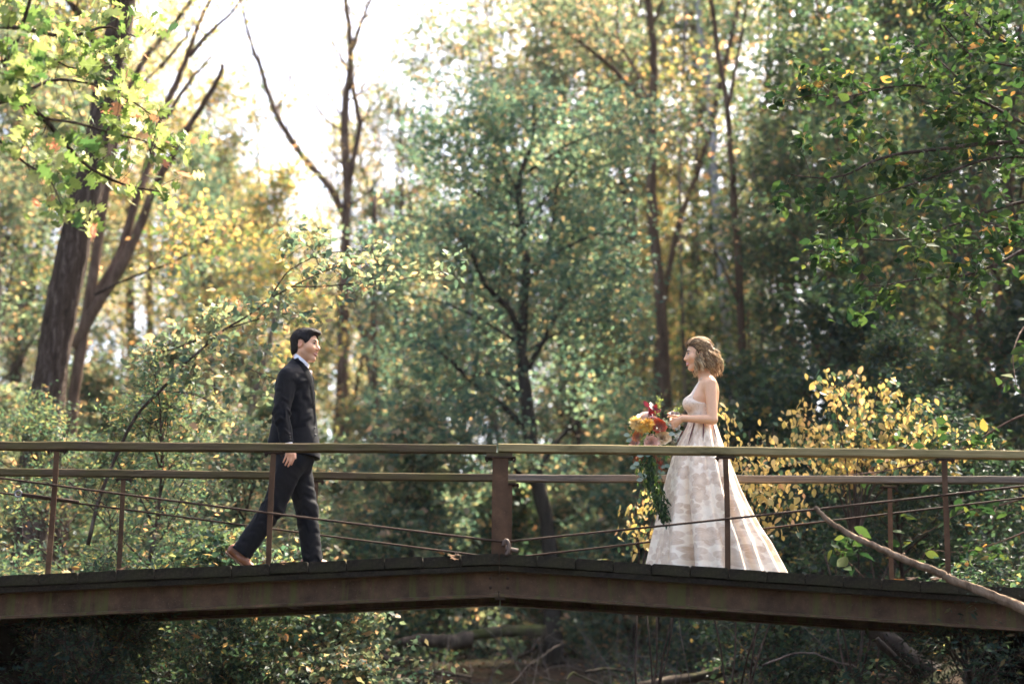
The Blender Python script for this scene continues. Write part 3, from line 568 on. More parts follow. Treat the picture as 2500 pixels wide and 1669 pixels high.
# ------------------------------------------------------------------ the trees that can be told apart
def picked_tree(name, label, Y, limbs, tm, cm, nleaf, lsize, seed, sub=(8, 1.2, .3), scat=.2, dy=0.0, tmpl=T_SIMPLE, leaf_limbs=None, twigs=2, droop=.4, ground=True):
    """limbs: (photo outline points, base radius px, tip radius px, depth drift)"""
    r = np.random.RandomState(seed); k = mpp(Y); mb = MB(); pts = []
    first = limbs[0][0][0]; p0 = at(first[0], first[1], Y); base = (float(p0[0]), Y, float(ground_z(p0[0], Y)) if ground else float(p0[2])); root = empty(name, base)
    for i, (pp, ra, rb, dr) in enumerate(limbs):
        P = np.array([at(a, c, Y+dr*j/(len(pp)-1)) for j, (a, c) in enumerate(pp)])
        if i == 0 and ground: P = np.vstack([[base[0]+(P[0][0]-P[1][0])*.3, Y, base[2]-.3], P])
        n = len(P); t = np.linspace(0, n-1, n*(9 if ra > 30 else 3)); Q = np.stack([np.interp(t, np.arange(n), P[:, j]) for j in range(3)], 1)
        Qs = Q.copy(); Qs[1:-1] = (Q[:-2]+Q[1:-1]*2+Q[2:])/4; Qs += r.normal(size=Qs.shape)*k*(.35 if ra > 30 else 1.0)*np.array([1, 1, .3])
        rad = np.linspace(ra, rb, len(Qs))*k*r.uniform(.98 if ra > 30 else .93, 1.02 if ra > 30 else 1.07, len(Qs))
        if i == 0 and ground: rad[:3] *= (1.35, 1.2, 1.08)
        mb.tube(Qs, rad, 30 if ra > 30 else 12 if ra > 12 else 7, True, 1.0, .05 if ra > 30 else .04, seed)
        if leaf_limbs is None or i in leaf_limbs: pts += sub_branches(r, mb, Qs, rb*k*2, sub[0], sub[1], sub[2], twigs=twigs, rmin=max(.004, k*.55))
    attach(mb.build('trunk', M[tm]), root)
    if nleaf:
        L = spread_leaves(r, pts, nleaf, scat, lsize, droop); attach(link('crown', leaves_mesh('crown', *L, tmpl), M[cm]), root)
    return tag(root, label, 'tree')
picked_tree('leaning_oak_tree', 'thick dark trunk leaning over the far left bank', 11.0, [([(96, 1120), (122, 930), (150, 750), (190, 560), (236, 380), (275, 150), (302, 0), (322, -180), (350, -420)], 44, 27, 0), ([(300, 20), (345, -120), (420, -300)], 20, 8, -1), ([(268, 190), (210, 60), (120, -60)], 13, 5, -1.2), ([(230, 720), (330, 672), (430, 640), (520, 575)], 4, 1.5, -.5)], 'bark_dark', 'leaf_gold', 2600, .085, 31, (7, 1.3, .35), .22, leaf_limbs=[1, 2, 3])
picked_tree('slanting_tree', 'group of thin slanting grey trunks beside the thick oak', 15.5, [
    ([(186, 905), (216, 747), (239, 600), (257, 472), (275, 380), (300, 262), (334, 174), (368, 120), (436, 48), (500, -50)], 15, 5, 0),
    ([(205, 800), (255, 690), (294, 628), (330, 495), (358, 417), (381, 321), (408, 254), (435, 193), (462, 126), (488, 48), (515, 0), (540, -90)], 13, 5, 1),
    ([(180, 850), (248, 729), (312, 628), (353, 518), (390, 430), (418, 380), (435, 343), (475, 289), (512, 228), (534, 193), (546, 156)], 14, 5, -1),
    ([(405, 290), (448, 220), (475, 182), (496, 161), (529, 121), (555, 86)], 6, 1.5, .5), ([(463, 138), (510, 80), (555, 43), (590, 0), (610, -60)], 6, 3, .5), ([(392, 165), (435, 112), (459, 83), (490, 20)], 5, 2, .5), ([(435, 343), (470, 315), (485, 305)], 4, 1, -.5), ([(496, 161), (530, 148)], 2, .8, 0), ([(300, 262), (330, 230), (395, 155)], 4, 3, 0)],
    'bark_brown', 'leaf_cream', 1500, .085, 32, (5, .9, .5), .2, leaf_limbs=[0, 4, 5])
picked_tree('bare_forked_tree', 'tall nearly bare forked tree standing against the white sky', 25.0, [
    ([(826, 1180), (832, 1000), (838, 738), (842, 600), (850, 446), (838, 286), (855, 182), (858, 125), (848, 36), (838, -60)], 17, 6, 0), ([(851, 446), (866, 375), (880, 303), (869, 250), (857, 190)], 9, 6, 0),
    ([(858, 125), (880, 64), (905, 0), (925, -60)], 7, 3.5, 0), ([(855, 185), (832, 145), (818, 110), (790, 60), (760, 0)], 4, 1, 1), ([(845, 540), (815, 470), (788, 436), (724, 362), (671, 277), (639, 170), (612, 106), (598, 40), (585, -20)], 11, 3, -1),
    ([(639, 170), (628, 120), (640, 60), (650, 0)], 2.5, 1, 0), ([(865, 240), (900, 190), (930, 130), (950, 60)], 3, 1, 1), ([(724, 362), (722, 300), (705, 240)], 2, .7, 0), ([(838, 286), (800, 230), (775, 180), (765, 120)], 3, 1, 0), ([(880, 303), (905, 270), (930, 220)], 3, 1, 0), ([(855, 330), (800, 300), (760, 240), (700, 190), (680, 120)], 4, 1.2, .5), ([(840, 60), (815, 20), (800, -40)], 3, 1.5, 0), ([(890, 45), (925, 20), (960, -30)], 3, 1.5, 0), ([(671, 277), (700, 230), (715, 150), (730, 60)], 3, 1, .4)],
    'bark_brown', 'leaf_cream', 2600, .085, 33, (10, 2.2, .3), .3, leaf_limbs=[0, 2, 3, 4, 5, 6, 8, 9, 10, 11, 12, 13], twigs=5)
picked_tree('maple_tree', 'dark branched green maple standing between the man and the woman', 13.5, [
    ([(1345, 1330), (1318, 1200), (1296, 1078), (1291, 1006), (1280, 935), (1273, 828), (1280, 721), (1287, 649), (1278, 560), (1262, 464), (1275, 411), (1298, 357), (1305, 290), (1300, 220)], 20, 3, 0),
    ([(1271, 810), (1244, 753), (1208, 721), (1176, 681), (1158, 628), (1126, 589), (1090, 540)], 9, 2.5, -1), ([(1290, 1060), (1251, 1010), (1173, 949), (1133, 913), (1101, 881), (1069, 856), (1020, 820)], 9, 2.5, -1.2),
    ([(1276, 560), (1237, 540), (1205, 507), (1169, 475), (1126, 439), (1080, 400)], 6, 2, .6), ([(1290, 900), (1330, 820), (1375, 740), (1400, 680), (1420, 600)], 8, 2, 1), ([(1283, 690), (1330, 640), (1350, 540), (1362, 440), (1380, 340)], 6, 2, .8), ([(1310, 1150), (1370, 1060), (1450, 1000), (1540, 960)], 8, 2, 1),
    ([(1262, 464), (1230, 400), (1215, 330), (1205, 260)], 4, 2, 0), ([(1278, 560), (1330, 480), (1400, 420), (1450, 330)], 4, 2, .5), ([(1320, 1200), (1230, 1120), (1150, 1080), (1060, 1060)], 7, 2, -1), ([(1272, 840), (1180, 780), (1090, 740), (1010, 720), (940, 725)], 5, 1.5, .6), ([(1283, 700), (1200, 620), (1110, 560), (1030, 530), (960, 525)], 5, 1.5, .9), ([(1285, 860), (1380, 800), (1450, 770), (1500, 765)], 5, 1.5, -.6), ([(1286, 660), (1390, 600), (1450, 570), (1500, 570)], 5, 1.5, -.8),
    ([(1270, 500), (1180, 400), (1100, 350), (1030, 330)], 4, 1.5, .5), ([(1290, 420), (1390, 350), (1470, 320), (1540, 330)], 4, 1.5, -.4), ([(1285, 970), (1190, 900), (1090, 950), (990, 940), (930, 955)], 5, 1.5, .8)],
    'bark_black', 'leaf_maple', 30000, .095, 34, (11, 1.35, .15), .19)
picked_tree('tall_poplar_tree', 'tall brown trunk with a long limb arching to the upper left', 21.0, [
    ([(1634, 1150), (1626, 1000), (1616, 800), (1606, 639), (1593, 557), (1591, 428), (1587, 339), (1594, 250), (1598, 161), (1594, 89), (1580, 0), (1570, -120)], 16, 9, 0), ([(1590, 262), (1537, 214), (1490, 161), (1437, 118), (1366, 68), (1330, 43), (1290, 0)], 8, 3, -1),
    ([(1585, 250), (1558, 186), (1530, 136), (1508, 93), (1508, 36), (1505, -40)], 5, 3, 1), ([(1340, 50), (1251, 73), (1187, 95), (1116, 116), (1062, 130), (1010, 150)], 3, 1, -1), ([(1508, 93), (1470, 80), (1425, 72)], 2.5, 1, 0), ([(1595, 60), (1620, 0), (1640, -80)], 4, 2, 0), ([(1592, 400), (1560, 390), (1500, 350), (1450, 350)], 3, 1, 0)],
    'bark_brown', 'leaf_light', 7000, .1, 35, (8, 1.5, .3), .28, leaf_limbs=[1, 2, 3, 4, 5, 6])
picked_tree('slanted_tree', 'slim brown trunk slanting right behind the tall poplar', 22.5, [([(1600, 900), (1625, 700), (1640, 630), (1660, 532), (1724, 362), (1756, 213), (1788, 85), (1805, 0), (1830, -120)], 9, 6, 0), ([(1740, 290), (1700, 240), (1640, 200), (1560, 170)], 2.5, 1, 0)], 'bark_brown', 'leaf_gold', 900, .1, 36, (6, 1.5, .4), .25)
picked_tree('pale_tree', 'pale grey smooth trunk to the left of the thin brown one', 27.0, [([(1800, 1060), (1788, 905), (1772, 766), (1761, 639), (1745, 479), (1740, 298), (1722, 150), (1700, 0), (1690, -80)], 13, 8, 0), ([(1745, 440), (1690, 380), (1640, 350)], 3, 1, 0)], 'bark_pale', 'leaf_gold', 900, .1, 37, (6, 1.7, .5), .3)
picked_tree('thin_brown_tree', 'thin straight brown trunk rising just behind the woman', 15.0, [([(1830, 1200), (1818, 1011), (1810, 798), (1800, 585), (1788, 426), (1776, 266), (1756, 160), (1735, 0), (1720, -120), (1705, -330), (1700, -560)], 12, 4, 0), ([(1776, 266), (1800, 150), (1815, 60), (1830, -40)], 5, 2.5, 1), ([(1802, 740), (1770, 660), (1740, 600), (1715, 540)], 3.5, 1.2, -.5), ([(1790, 450), (1740, 390), (1690, 350), (1650, 310)], 2.5, 1, -.5), ([(1790, 500), (1840, 420), (1890, 340)], 2.5, 1, .5)]
    + [([(1722-4*k, -110-45*k), (1722+s*170, -170-45*k), (1722+s*(380-18*k), -190-48*k)], 5, 1.5, dr) for k in range(9) for s, dr in ((-1, 2.5), (1, -2.5), (-.6, -3), (.6, 3))] + [([(1715, -190-30*k), (1715+130*(k-3.5), -290-25*k), (1715+190*(k-3.5), -390-20*k)], 5, 1.5, -6.5) for k in range(8)], 'bark_brown', 'leaf_light', 13000, .125, 38, (7, 1.3, .3), .3, leaf_limbs=[1, 2, 3, 4]+list(range(5, 49)))  # unseen crown limbs above the frame, added to shade the left bank
for nm, lb, Y, pp, ra, rb, tm in (('reddish_tree', 'reddish far trunk behind the poplar limb against the sky', 36, [(1395, 900), (1385, 600), (1378, 350), (1376, 200), (1373, 0), (1370, -100)], 11, 8, 'bark_brown'), ('vine_tree', 'short dark reddish trunk beside the tall poplar', 26, [(1515, 1000), (1520, 800), (1523, 678), (1526, 560), (1520, 430), (1510, 330)], 12, 8, 'bark_dark'),
        ('slim_tree', 'slim far trunk right of the reddish one', 38, [(1450, 900), (1440, 500), (1432, 300), (1436, 120), (1444, -60)], 6, 4, 'bark_brown'), ('shaded_tree', 'shaded brown trunk right of the man', 19, [(930, 1340), (922, 1150), (916, 917), (914, 792), (908, 640), (915, 480)], 10, 6, 'bark_brown'),
        ('dim_tree', 'dim stout trunk above the yellow shrub', 17, [(2262, 1160), (2250, 1000), (2240, 900), (2228, 780), (2220, 600)], 13, 9, 'bark_grey'), ('dim_tree', 'dim trunk at the far right, one of a close pair', 19, [(2385, 1100), (2372, 960), (2355, 860), (2345, 700)], 12, 8, 'bark_grey'), ('dim_tree', 'rightmost dim trunk of the close pair', 19.6, [(2420, 1100), (2402, 960), (2386, 850), (2380, 640)], 11, 8, 'bark_brown'),
        ('thin_tree', 'thin grey stem between the woman and the yellow shrub', 18, [(1900, 1180), (1896, 1007), (1892, 810), (1880, 620), (1860, 480), (1835, 420)], 6, 4, 'bark_grey'), ('thin_tree', 'thin crooked grey stem left of the yellow shrub', 16, [(1942, 1150), (1937, 1018), (1932, 920), (1925, 870), (1932, 830)], 4.5, 2.5, 'bark_grey'), ('thin_tree', 'thin brown stem right beside the straight brown trunk', 15.6, [(1848, 1180), (1842, 1039), (1832, 882), (1826, 760)], 5, 3, 'bark_brown'),
        ('slim_tree', 'slim pale trunk left of the tall poplar', 29, [(1478, 1000), (1474, 700), (1466, 450), (1462, 250), (1455, 0), (1450, -100)], 5.5, 3.5, 'bark_grey'), ('slim_tree', 'slim grey trunk right of the tall poplar', 24, [(1672, 1000), (1664, 700), (1658, 480), (1664, 260), (1672, 60), (1680, -90)], 5, 3.5, 'bark_grey'), ('slim_tree', 'slim brown trunk right of the woman\'s head', 25, [(1862, 1000), (1858, 700), (1866, 420), (1872, 200), (1880, 0), (1885, -90)], 5.5, 3.5, 'bark_brown'), ('slim_tree', 'slim pale trunk behind the maple crown', 27, [(1150, 1100), (1146, 800), (1152, 500), (1158, 330), (1150, 180)], 5, 3, 'bark_pale'), ('slim_tree', 'slim trunk between the bare forked tree and the maple', 23, [(990, 1150), (984, 850), (978, 600), (984, 420), (976, 260)], 5, 2.5, 'bark_brown'),
        ('thin_tree', 'thin trunk behind the cable right of the man', 16.5, [(1012, 1360), (1006, 1280), (998, 1160), (990, 1020), (985, 860)], 5, 3, 'bark_brown')):
    picked_tree(nm, lb, Y, [(pp, ra, rb, 0)], tm, None, 0, .1, 40, (6, 1.2, .5))
picked_tree('evergreen_tree', 'tall dark dense tree hanging over the upper right', 17.0, [([(2140, 1060), (2120, 800), (2105, 560), (2090, 330), (2080, 100), (2075, -100), (2070, -260)], 14, 5, 0)]+[([(2105-3*k, 640-95*k), (2105+s*150+10*k, 600-95*k), (2105+s*(300-14*k), 590-95*k)], 5, 1.5, dr) for k in range(8) for s, dr in ((-1, 1), (1, -1))], 'bark_dark', 'leaf_dark', 11000, .1, 39, (7, 1.1, .3), .24)
# ------------------------------------------------------------------ near foliage, in or close to focus
def limb_pts(pp, Y, dr=0.0, n=3):
    P = np.array([at(a, c, Y+dr*j/(len(pp)-1)) for j, (a, c) in enumerate(pp)]); m = len(P); t = np.linspace(0, m-1, m*n)
    Q = np.stack([np.interp(t, np.arange(m), P[:, j]) for j in range(3)], 1); Q[1:-1] = (Q[:-2]+Q[1:-1]*2+Q[2:])/4; return Q
# oak bough reaching in from the upper left, close to the viewer
r = np.random.RandomState(51); Yo = -2.0; mb = MB(); pts = []
root = empty('oak_bough', at(-200, 200, Yo))
for pp, ra, rb, dr in (([(-260, 330), (-60, 262), (40, 236), (110, 290), (200, 400), (290, 450), (400, 470)], 11, 2, .5), ([(-240, 120), (-40, 60), (60, 70), (170, 95), (260, 60), (330, 90)], 9, 2, .8), ([(-250, 420), (-60, 250), (30, 130), (70, 20), (90, -80)], 9, 3, -.3),
        ([(40, 236), (130, 190), (230, 205), (330, 250), (380, 290)], 5, 1.5, .6), ([(110, 290), (190, 300), (290, 330), (360, 345), (430, 390)], 4, 1.5, .4), ([(-100, 300), (0, 340), (60, 400), (120, 430), (150, 500)], 5, 1.5, -.2), ([(60, 70), (110, 130), (170, 170), (250, 160)], 4, 1.5, .7), ([(-150, 180), (0, 160), (80, 170)], 5, 2, -.5)):
    Q = limb_pts(pp, Yo, dr); k = mpp(Yo); mb.tube(Q, np.linspace(ra, rb, len(Q))*k, 7)
    pts += sub_branches(r, mb, Q, rb*k*2, 9, .36, .3, -.03, twigs=2, rmin=.0022); pts.append(Q[len(Q)//3:])
attach(mb.build('branch', M['bark_dark']), root)
pos, ax, nr, sz = spread_leaves(r, pts, 800, .06, .088, .55, .5)
nr[:, 1] -= .5; keep = np.array([pp[0] > -3.4 for pp in pos]); leaf_objects(pos[keep], ax[keep], nr[keep], sz[keep], T_OAK, M['leaf_oak'], root, key=sz[keep]*(pos[keep][:, 0] > -3.0))
tag(root, 'sunlit yellow-green oak bough with lobed leaves hanging in at the upper left', 'branch')
# long boughs from the right bank
r = np.random.RandomState(52); Yr = 0.9; mb = MB(); pts = []; k = mpp(Yr); root = empty('leafy_bough', at(2700, 400, Yr))
for pp, ra, rb, dr, ns in (([(2760, 330), (2499, 348), (2410, 349), (2276, 367), (2187, 376), (2123, 396), (2072, 427), (2012, 437), (1925, 426)], 7, 1.2, -.5, 15), ([(2760, 450), (2600, 400), (2497, 347), (2447, 315), (2404, 265), (2339, 190), (2275, 132), (2214, 97)], 6, 1.5, .6, 13), ([(2620, 360), (2461, 282), (2404, 250), (2339, 229), (2232, 206), (2153, 215), (2053, 243), (1989, 229), (1915, 250)], 5, 1.1, .2, 13),
        ([(2700, 380), (2500, 383), (2411, 386), (2322, 418), (2240, 445), (2150, 475), (2070, 500)], 5, 1.2, -.4, 12), ([(2720, 560), (2499, 606), (2442, 644), (2346, 676), (2251, 679), (2171, 695), (2110, 700)], 5, 1.2, -.6, 9), ([(2700, 470), (2500, 490), (2400, 520), (2300, 560), (2200, 590), (2050, 580), (1990, 590)], 5, 1.2, .5, 12), ([(2650, 150), (2500, 120), (2420, 90), (2340, 20), (2290, -60)], 5, 2, .3, 9), ([(2700, 250), (2560, 200), (2470, 160), (2380, 150), (2300, 60)], 4, 1.5, -.6, 9), ([(2720, 640), (2560, 640), (2470, 560), (2400, 540)], 4, 1.5, -.8, 7)):
    Q = limb_pts(pp, Yr, dr); mb.tube(Q, np.linspace(ra, rb, len(Q))*k, 7); pts += sub_branches(r, mb, Q, rb*k*2, ns, .5, .15, -.02, twigs=2, rmin=.0028)
attach(mb.build('branch', M['bark_dark']), root)
pos, ax, nr, sz = spread_leaves(r, pts, 3000, .06, .082, .35, 1.0); leaf_objects(pos, ax, nr, sz, T_OVAL, M['leaf_lime'], root, key=sz*(pos[:, 0] < 4.4)); tag(root, 'long leafy boughs with oval green leaves reaching in from the right', 'branch')
# low twig with broad lime leaves by the right rail
r = np.random.RandomState(53); Yr = 2.2; mb = MB(); pts = []; k = mpp(Yr); root = empty('bramble', at(2560, 1100, Yr))
for pp, ra, rb, dr in (([(2760, 940), (2500, 1011), (2447, 1036), (2368, 1089), (2250, 1130), (2160, 1150), (2050, 1160)], 4, 1, 0), ([(2368, 1089), (2400, 1070), (2350, 1075), (2300, 1095)], 2, 1, 0), ([(2600, 1180), (2500, 1215), (2440, 1235), (2350, 1245), (2280, 1290), (2200, 1330)], 3, 1, .3), ([(2600, 1250), (2500, 1300), (2420, 1330), (2350, 1350), (2260, 1340)], 3, 1, -.2), ([(2120, 1420), (2080, 1380), (2050, 1350), (2090, 1330)], 2, .8, 0), ([(2600, 750), (2500, 790), (2470, 860), (2480, 940)], 3, 1, -.8)):
    Q = limb_pts(pp, Yr, dr); mb.tube(Q, np.linspace(ra, rb, len(Q))*k, 6); pts += sub_branches(r, mb, Q, rb*k*2, 6, .25, .3, 0, twigs=1, rmin=.0025)
attach(mb.build('stem', M['bark_brown']), root)
pos, ax, nr, sz = spread_leaves(r, pts, 190, .05, .11, .35, .6); leaf_objects(pos, ax, nr, sz, T_OVAL, M['leaf_lime'], root); tag(root, 'sparse bramble with broad lime leaves tangled in the right railing', 'bramble')
# sapling slanting up behind the man
r = np.random.RandomState(54); Yr = 3.0; mb = MB(); pts = []; k = mpp(Yr); root = empty('slanting_sapling', at(230, 1300, Yr))
for pp, ra, rb, dr in (([(215, 1330), (240, 1220), (282, 1117), (307, 1060), (339, 1003), (393, 953), (446, 892), (500, 846), (543, 806), (607, 771), (660, 728), (714, 699), (785, 664), (850, 640), (960, 650)], 5, 1.1, 0), ([(503, 846), (515, 800), (528, 774)], 2, .8, 0), ([(518, 849), (590, 890), (640, 915), (671, 924)], 2, .8, -.3), ([(478, 831), (430, 850), (371, 864)], 2.5, 1, .2), ([(560, 800), (660, 770), (760, 760)], 2, .8, -.3), ([(714, 699), (790, 700), (880, 690), (1000, 680), (1120, 655)], 2, .8, -.2), ([(660, 728), (700, 660), (780, 620), (870, 610), (960, 625)], 2, .8, .4), ([(785, 664), (760, 600), (700, 590)], 1.6, .8, .3), ([(393, 953), (470, 960), (560, 1000)], 2, .8, -.3)):
    Q = limb_pts(pp, Yr, dr); mb.tube(Q, np.linspace(ra, rb, len(Q))*k, 7); pts += sub_branches(r, mb, Q, rb*k*2, 9, .34, .35 if len(pp) > 8 else .2, -.01, twigs=2, rmin=.0025)
attach(mb.build('trunk', M['bark_dark']), root)
pos, ax, nr, sz = spread_leaves(r, pts, 1700, .07, .075, .5, .7); leaf_objects(pos, ax, nr, sz, T_OVAL, M['leaf_light'], root); tag(root, 'slanting sapling with pale green leaves reaching past the man\'s head', 'sapling')
# yellow-leaved shrubs behind the woman
def yellow(name, label, Y, stems, nleaf, seed, nmax=300):
    r = np.random.RandomState(seed); mb = MB(); pts = []; k = mpp(Y); b = at(stems[0][0][0], stems[0][0][1], Y); root = empty(name, (b[0], Y, float(ground_z(b[0], Y))))
    for pp in stems:
        Q = limb_pts(pp, Y, r.uniform(-.5, .5)); mb.tube(Q, np.linspace(3.0, .8, len(Q))*k, 6); pts += sub_branches(r, mb, Q, .006, 8, .26, .3, -.03, twigs=2, rmin=.0022); pts.append(Q[len(Q)//2:])
    g0 = float(ground_z(b[0], Y))
    for j in range(5): mb.tube(wander(r, (b[0]+r.uniform(-.15, .15), Y+r.uniform(-.2, .2), g0-.05), (r.normal()*.15, r.normal()*.15, 1), max(.2, b[2]-g0), 5, .08), np.linspace(.011, .008, 6), 5)
    attach(mb.build('stems', M['bark_dark']), root); pos, ax, nr, sz = spread_leaves(r, pts, int(nleaf*1.7), .065, .062, 1.5, .2); nr[:, 1] -= .5
    leaf_objects(pos, ax, nr, sz, T_OVAL, M['leaf_yellow'], root, nmax=nmax); tag(root, label, 'shrub', 'yellow-leaved shrubs')
B = (2085, 1330)
yellow('yellow_shrub', 'large rounded shrub with drooping golden leaves behind the right railing', 3.3, [[B, (2060, 1180), (2010, 1060), (1960, 1010)], [B, (2070, 1150), (2040, 1000), (2035, 920)], [B, (2085, 1140), (2085, 1000), (2100, 915)], [B, (2100, 1150), (2130, 1010), (2150, 930)], [B, (2120, 1170), (2180, 1040), (2230, 980)], [B, (2130, 1180), (2220, 1080), (2290, 1030)], [B, (2050, 1200), (1980, 1120), (1950, 1080)], [B, (2110, 1160), (2160, 1100), (2200, 1060)], [B, (2060, 1190), (2030, 1100), (2000, 1050)], [B, (2130, 1210), (2250, 1130), (2330, 1090), (2390, 1060)], [B, (2090, 1150), (2100, 1080), (2110, 1000)]], 950, 61)
B = (1800, 1400)
yellow('yellow_shrub', 'smaller yellow shrub just right of the woman\'s waist', 3.0, [[B, (1800, 1250), (1780, 1120), (1770, 1010)], [B, (1820, 1240), (1830, 1130), (1830, 1050)], [B, (1840, 1250), (1870, 1130), (1890, 1040)], [B, (1850, 1270), (1910, 1180), (1950, 1120)], [B, (1860, 1300), (1920, 1250), (1950, 1210)], [B, (1800, 1280), (1790, 1180), (1800, 1100)], [B, (1850, 1250), (1880, 1200), (1900, 1160)]], 380, 62, 280)
B = (1560, 1440)
yellow('yellow_shrub', 'small yellow sprays left of the dress below the bouquet', 3.2, [[B, (1560, 1330), (1550, 1240), (1570, 1170)], [B, (1580, 1320), (1600, 1250), (1630, 1190)], [B, (1590, 1380), (1620, 1330), (1650, 1300)], [B, (1540, 1390), (1550, 1320), (1580, 1280)]], 130, 63)

# green thicket on the left bank, small leaves, close behind the bridge
THICK = [('feathery bright green bush filling the left end behind the railing', 'leaf_green', T_NARROW, -3.6, 3.6, 2.3), ('green bush beside the feathery one at the thin left post', 'leaf_green', T_SIMPLE, -2.5, 3.2, 1.5), ('low green bush behind the man\'s back foot', 'leaf_light', T_SIMPLE, -1.75, 3.6, 1.15), ('tall green bush climbing round the leaning oak', 'leaf_green', T_NARROW, -4.5, 5.5, 2.3), ('green bush with pale leaves under the slanting sapling', 'leaf_light', T_SIMPLE, -3.0, 5.2, 2.3),
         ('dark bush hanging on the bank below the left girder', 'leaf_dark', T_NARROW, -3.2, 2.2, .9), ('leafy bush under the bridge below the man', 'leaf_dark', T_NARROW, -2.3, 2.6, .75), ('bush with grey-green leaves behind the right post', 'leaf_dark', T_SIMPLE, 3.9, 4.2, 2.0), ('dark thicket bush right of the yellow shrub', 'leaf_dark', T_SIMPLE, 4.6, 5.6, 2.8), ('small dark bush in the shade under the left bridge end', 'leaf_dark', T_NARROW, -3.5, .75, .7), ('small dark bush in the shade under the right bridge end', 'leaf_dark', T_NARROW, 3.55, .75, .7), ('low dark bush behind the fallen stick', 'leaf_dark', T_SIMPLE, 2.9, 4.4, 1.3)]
for i, (lb, cm, T, x, y, h) in enumerate(THICK):
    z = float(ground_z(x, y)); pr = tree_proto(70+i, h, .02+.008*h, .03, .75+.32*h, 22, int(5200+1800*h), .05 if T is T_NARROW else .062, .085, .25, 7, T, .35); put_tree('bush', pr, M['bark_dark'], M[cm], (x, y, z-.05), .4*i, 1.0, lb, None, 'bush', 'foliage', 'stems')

# undergrowth and leaf litter
def scatter(n, seed, x0, x1, y0, y1, hmax, size, T, name, mat, label, minz=0.0, flat=False, mask=None):
    r = np.random.RandomState(seed); x = r.uniform(x0, x1, n); y = y0+(y1-y0)*r.rand(n)**1.4
    k = vnoise(x, y, .9, seed)+.35*r.normal(size=n) > -.15
    if mask is not None: k &= mask(x, y)
    x, y = x[k], y[k]; n = len(x); hh = np.clip(.4+.6*vnoise(x, y, 1.1, seed+1), .08, 1)*hmax
    z = ground_z(x, y)+(0.015 if flat else hh*r.rand(n)**.6); ax, nr = rand_orient(r, n, .2, 2.5 if flat else .8)
    if flat: ax[:, 2] *= .25
    o = link(name, leaves_mesh(name, np.stack([x, y, z], 1), ax, nr, size*r.uniform(.6, 1.3, n), T), M[mat]); tag(o, label, None, None, 'stuff'); return o
off = lambda x, y: np.abs(x-creek_x(y)) > np.interp(y, [0, 8, 20], [2.0, 1.15, .5])
scatter(52000, 81, -9, 9, 2.5, 26, .75, .07, T_SIMPLE, 'undergrowth', 'leaf_green', 'green undergrowth covering the creek banks', mask=off)
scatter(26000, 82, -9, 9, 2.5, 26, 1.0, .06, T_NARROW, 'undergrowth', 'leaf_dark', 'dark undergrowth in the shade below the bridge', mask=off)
scatter(26000, 83, -9, 9, -3, 26, 0, .075, T_SIMPLE, 'leaf_litter', 'leaf_litter', 'brown fallen leaves covering the ground', flat=True)
# dead brambles: a tangle of bare stems on the right bank and low creek bed
r = np.random.RandomState(84); mb = MB()
for k in range(260):
    if k < 150: x, y = r.uniform(1.2, 5.5), r.uniform(3.5, 12)
    else: x, y = r.uniform(-1.5, 3), r.uniform(7, 15)
    z = float(ground_z(x, y)); L = r.uniform(.5, 1.6); a = r.uniform(0, 6.28); e = r.uniform(.1, 1.3)
    mb.tube(wander(r, (x, y, z), (math.cos(a)*math.cos(e), math.sin(a)*math.cos(e), math.sin(e)), L, 6, .22, -.05), np.linspace(.007, .002, 7), 4, False)
tag(mb.build('brushwood', M['bark_grey']), 'tangle of bare grey stems on the right bank', None, None, 'stuff')

# ------------------------------------------------------------------ logs and sticks
def log(name, label, parts, mat, cat='log', group=None, pname='branch'):
    b = at(parts[0][0][0][0], parts[0][0][0][1], parts[0][3]); root = empty(name, b)
    for i, (pp, ra, rb, Y, dr) in enumerate(parts):
        k = mpp(Y); r = np.random.RandomState(len(label)+i); Q = limb_pts(pp, Y, dr, 6); Q += r.normal(size=Q.shape)*k*.6
        mb = MB().tube(Q, np.linspace(ra, rb, len(Q))*k*r.uniform(.9, 1.1, len(Q)), 16, True, 1.0, .07, i); attach(mb.build('stem' if i == 0 else pname, M[mat]), root)
    return tag(root, label, cat, group)
log('fallen_stick', 'long bare pale stick leaning diagonally across the right railing', [([(1988, 1236), (2028, 1275), (2091, 1313), (2155, 1341), (2219, 1370), (2296, 1398), (2323, 1414), (2405, 1445), (2500, 1486), (2640, 1560)], 5, 13, -.16, -.35), ([(2098, 1316), (2103, 1306)], 5, 4, -.19, 0), ([(2200, 1362), (2207, 1350)], 4, 2.5, -.2, 0), ([(2040, 1282), (2050, 1280)], 4, 2, -.18, 0)], 'log_pale', 'stick', pname='knot')
log('fallen_log', 'bent fallen log with a dark thick middle lying in the creek bed', [([(760, 1578), (850, 1581), (910, 1583), (976, 1567), (1016, 1556), (1060, 1560), (1108, 1562), (1143, 1550), (1240, 1540), (1330, 1540)], 5, 15, 9, 1), ([(800, 1580), (844, 1586), (910, 1596), (963, 1609), (1000, 1611), (1027, 1609)], 7, 6, 8.6, 0), ([(985, 1568), (1030, 1562), (1100, 1565), (1150, 1560)], 12, 19, 8.8, .2)], 'log_moss', pname='branch')
log('mossy_log', 'mossy dark log sloping up to the right under the bridge', [([(1480, 1700), (1600, 1668), (1728, 1648), (1807, 1624), (1860, 1611), (1960, 1600), (2080, 1590)], 11, 16, 5.5, .5), ([(1790, 1630), (1800, 1600), (1806, 1575)], 9, 5, 5.5, 0)], 'log_moss', pname='stub')
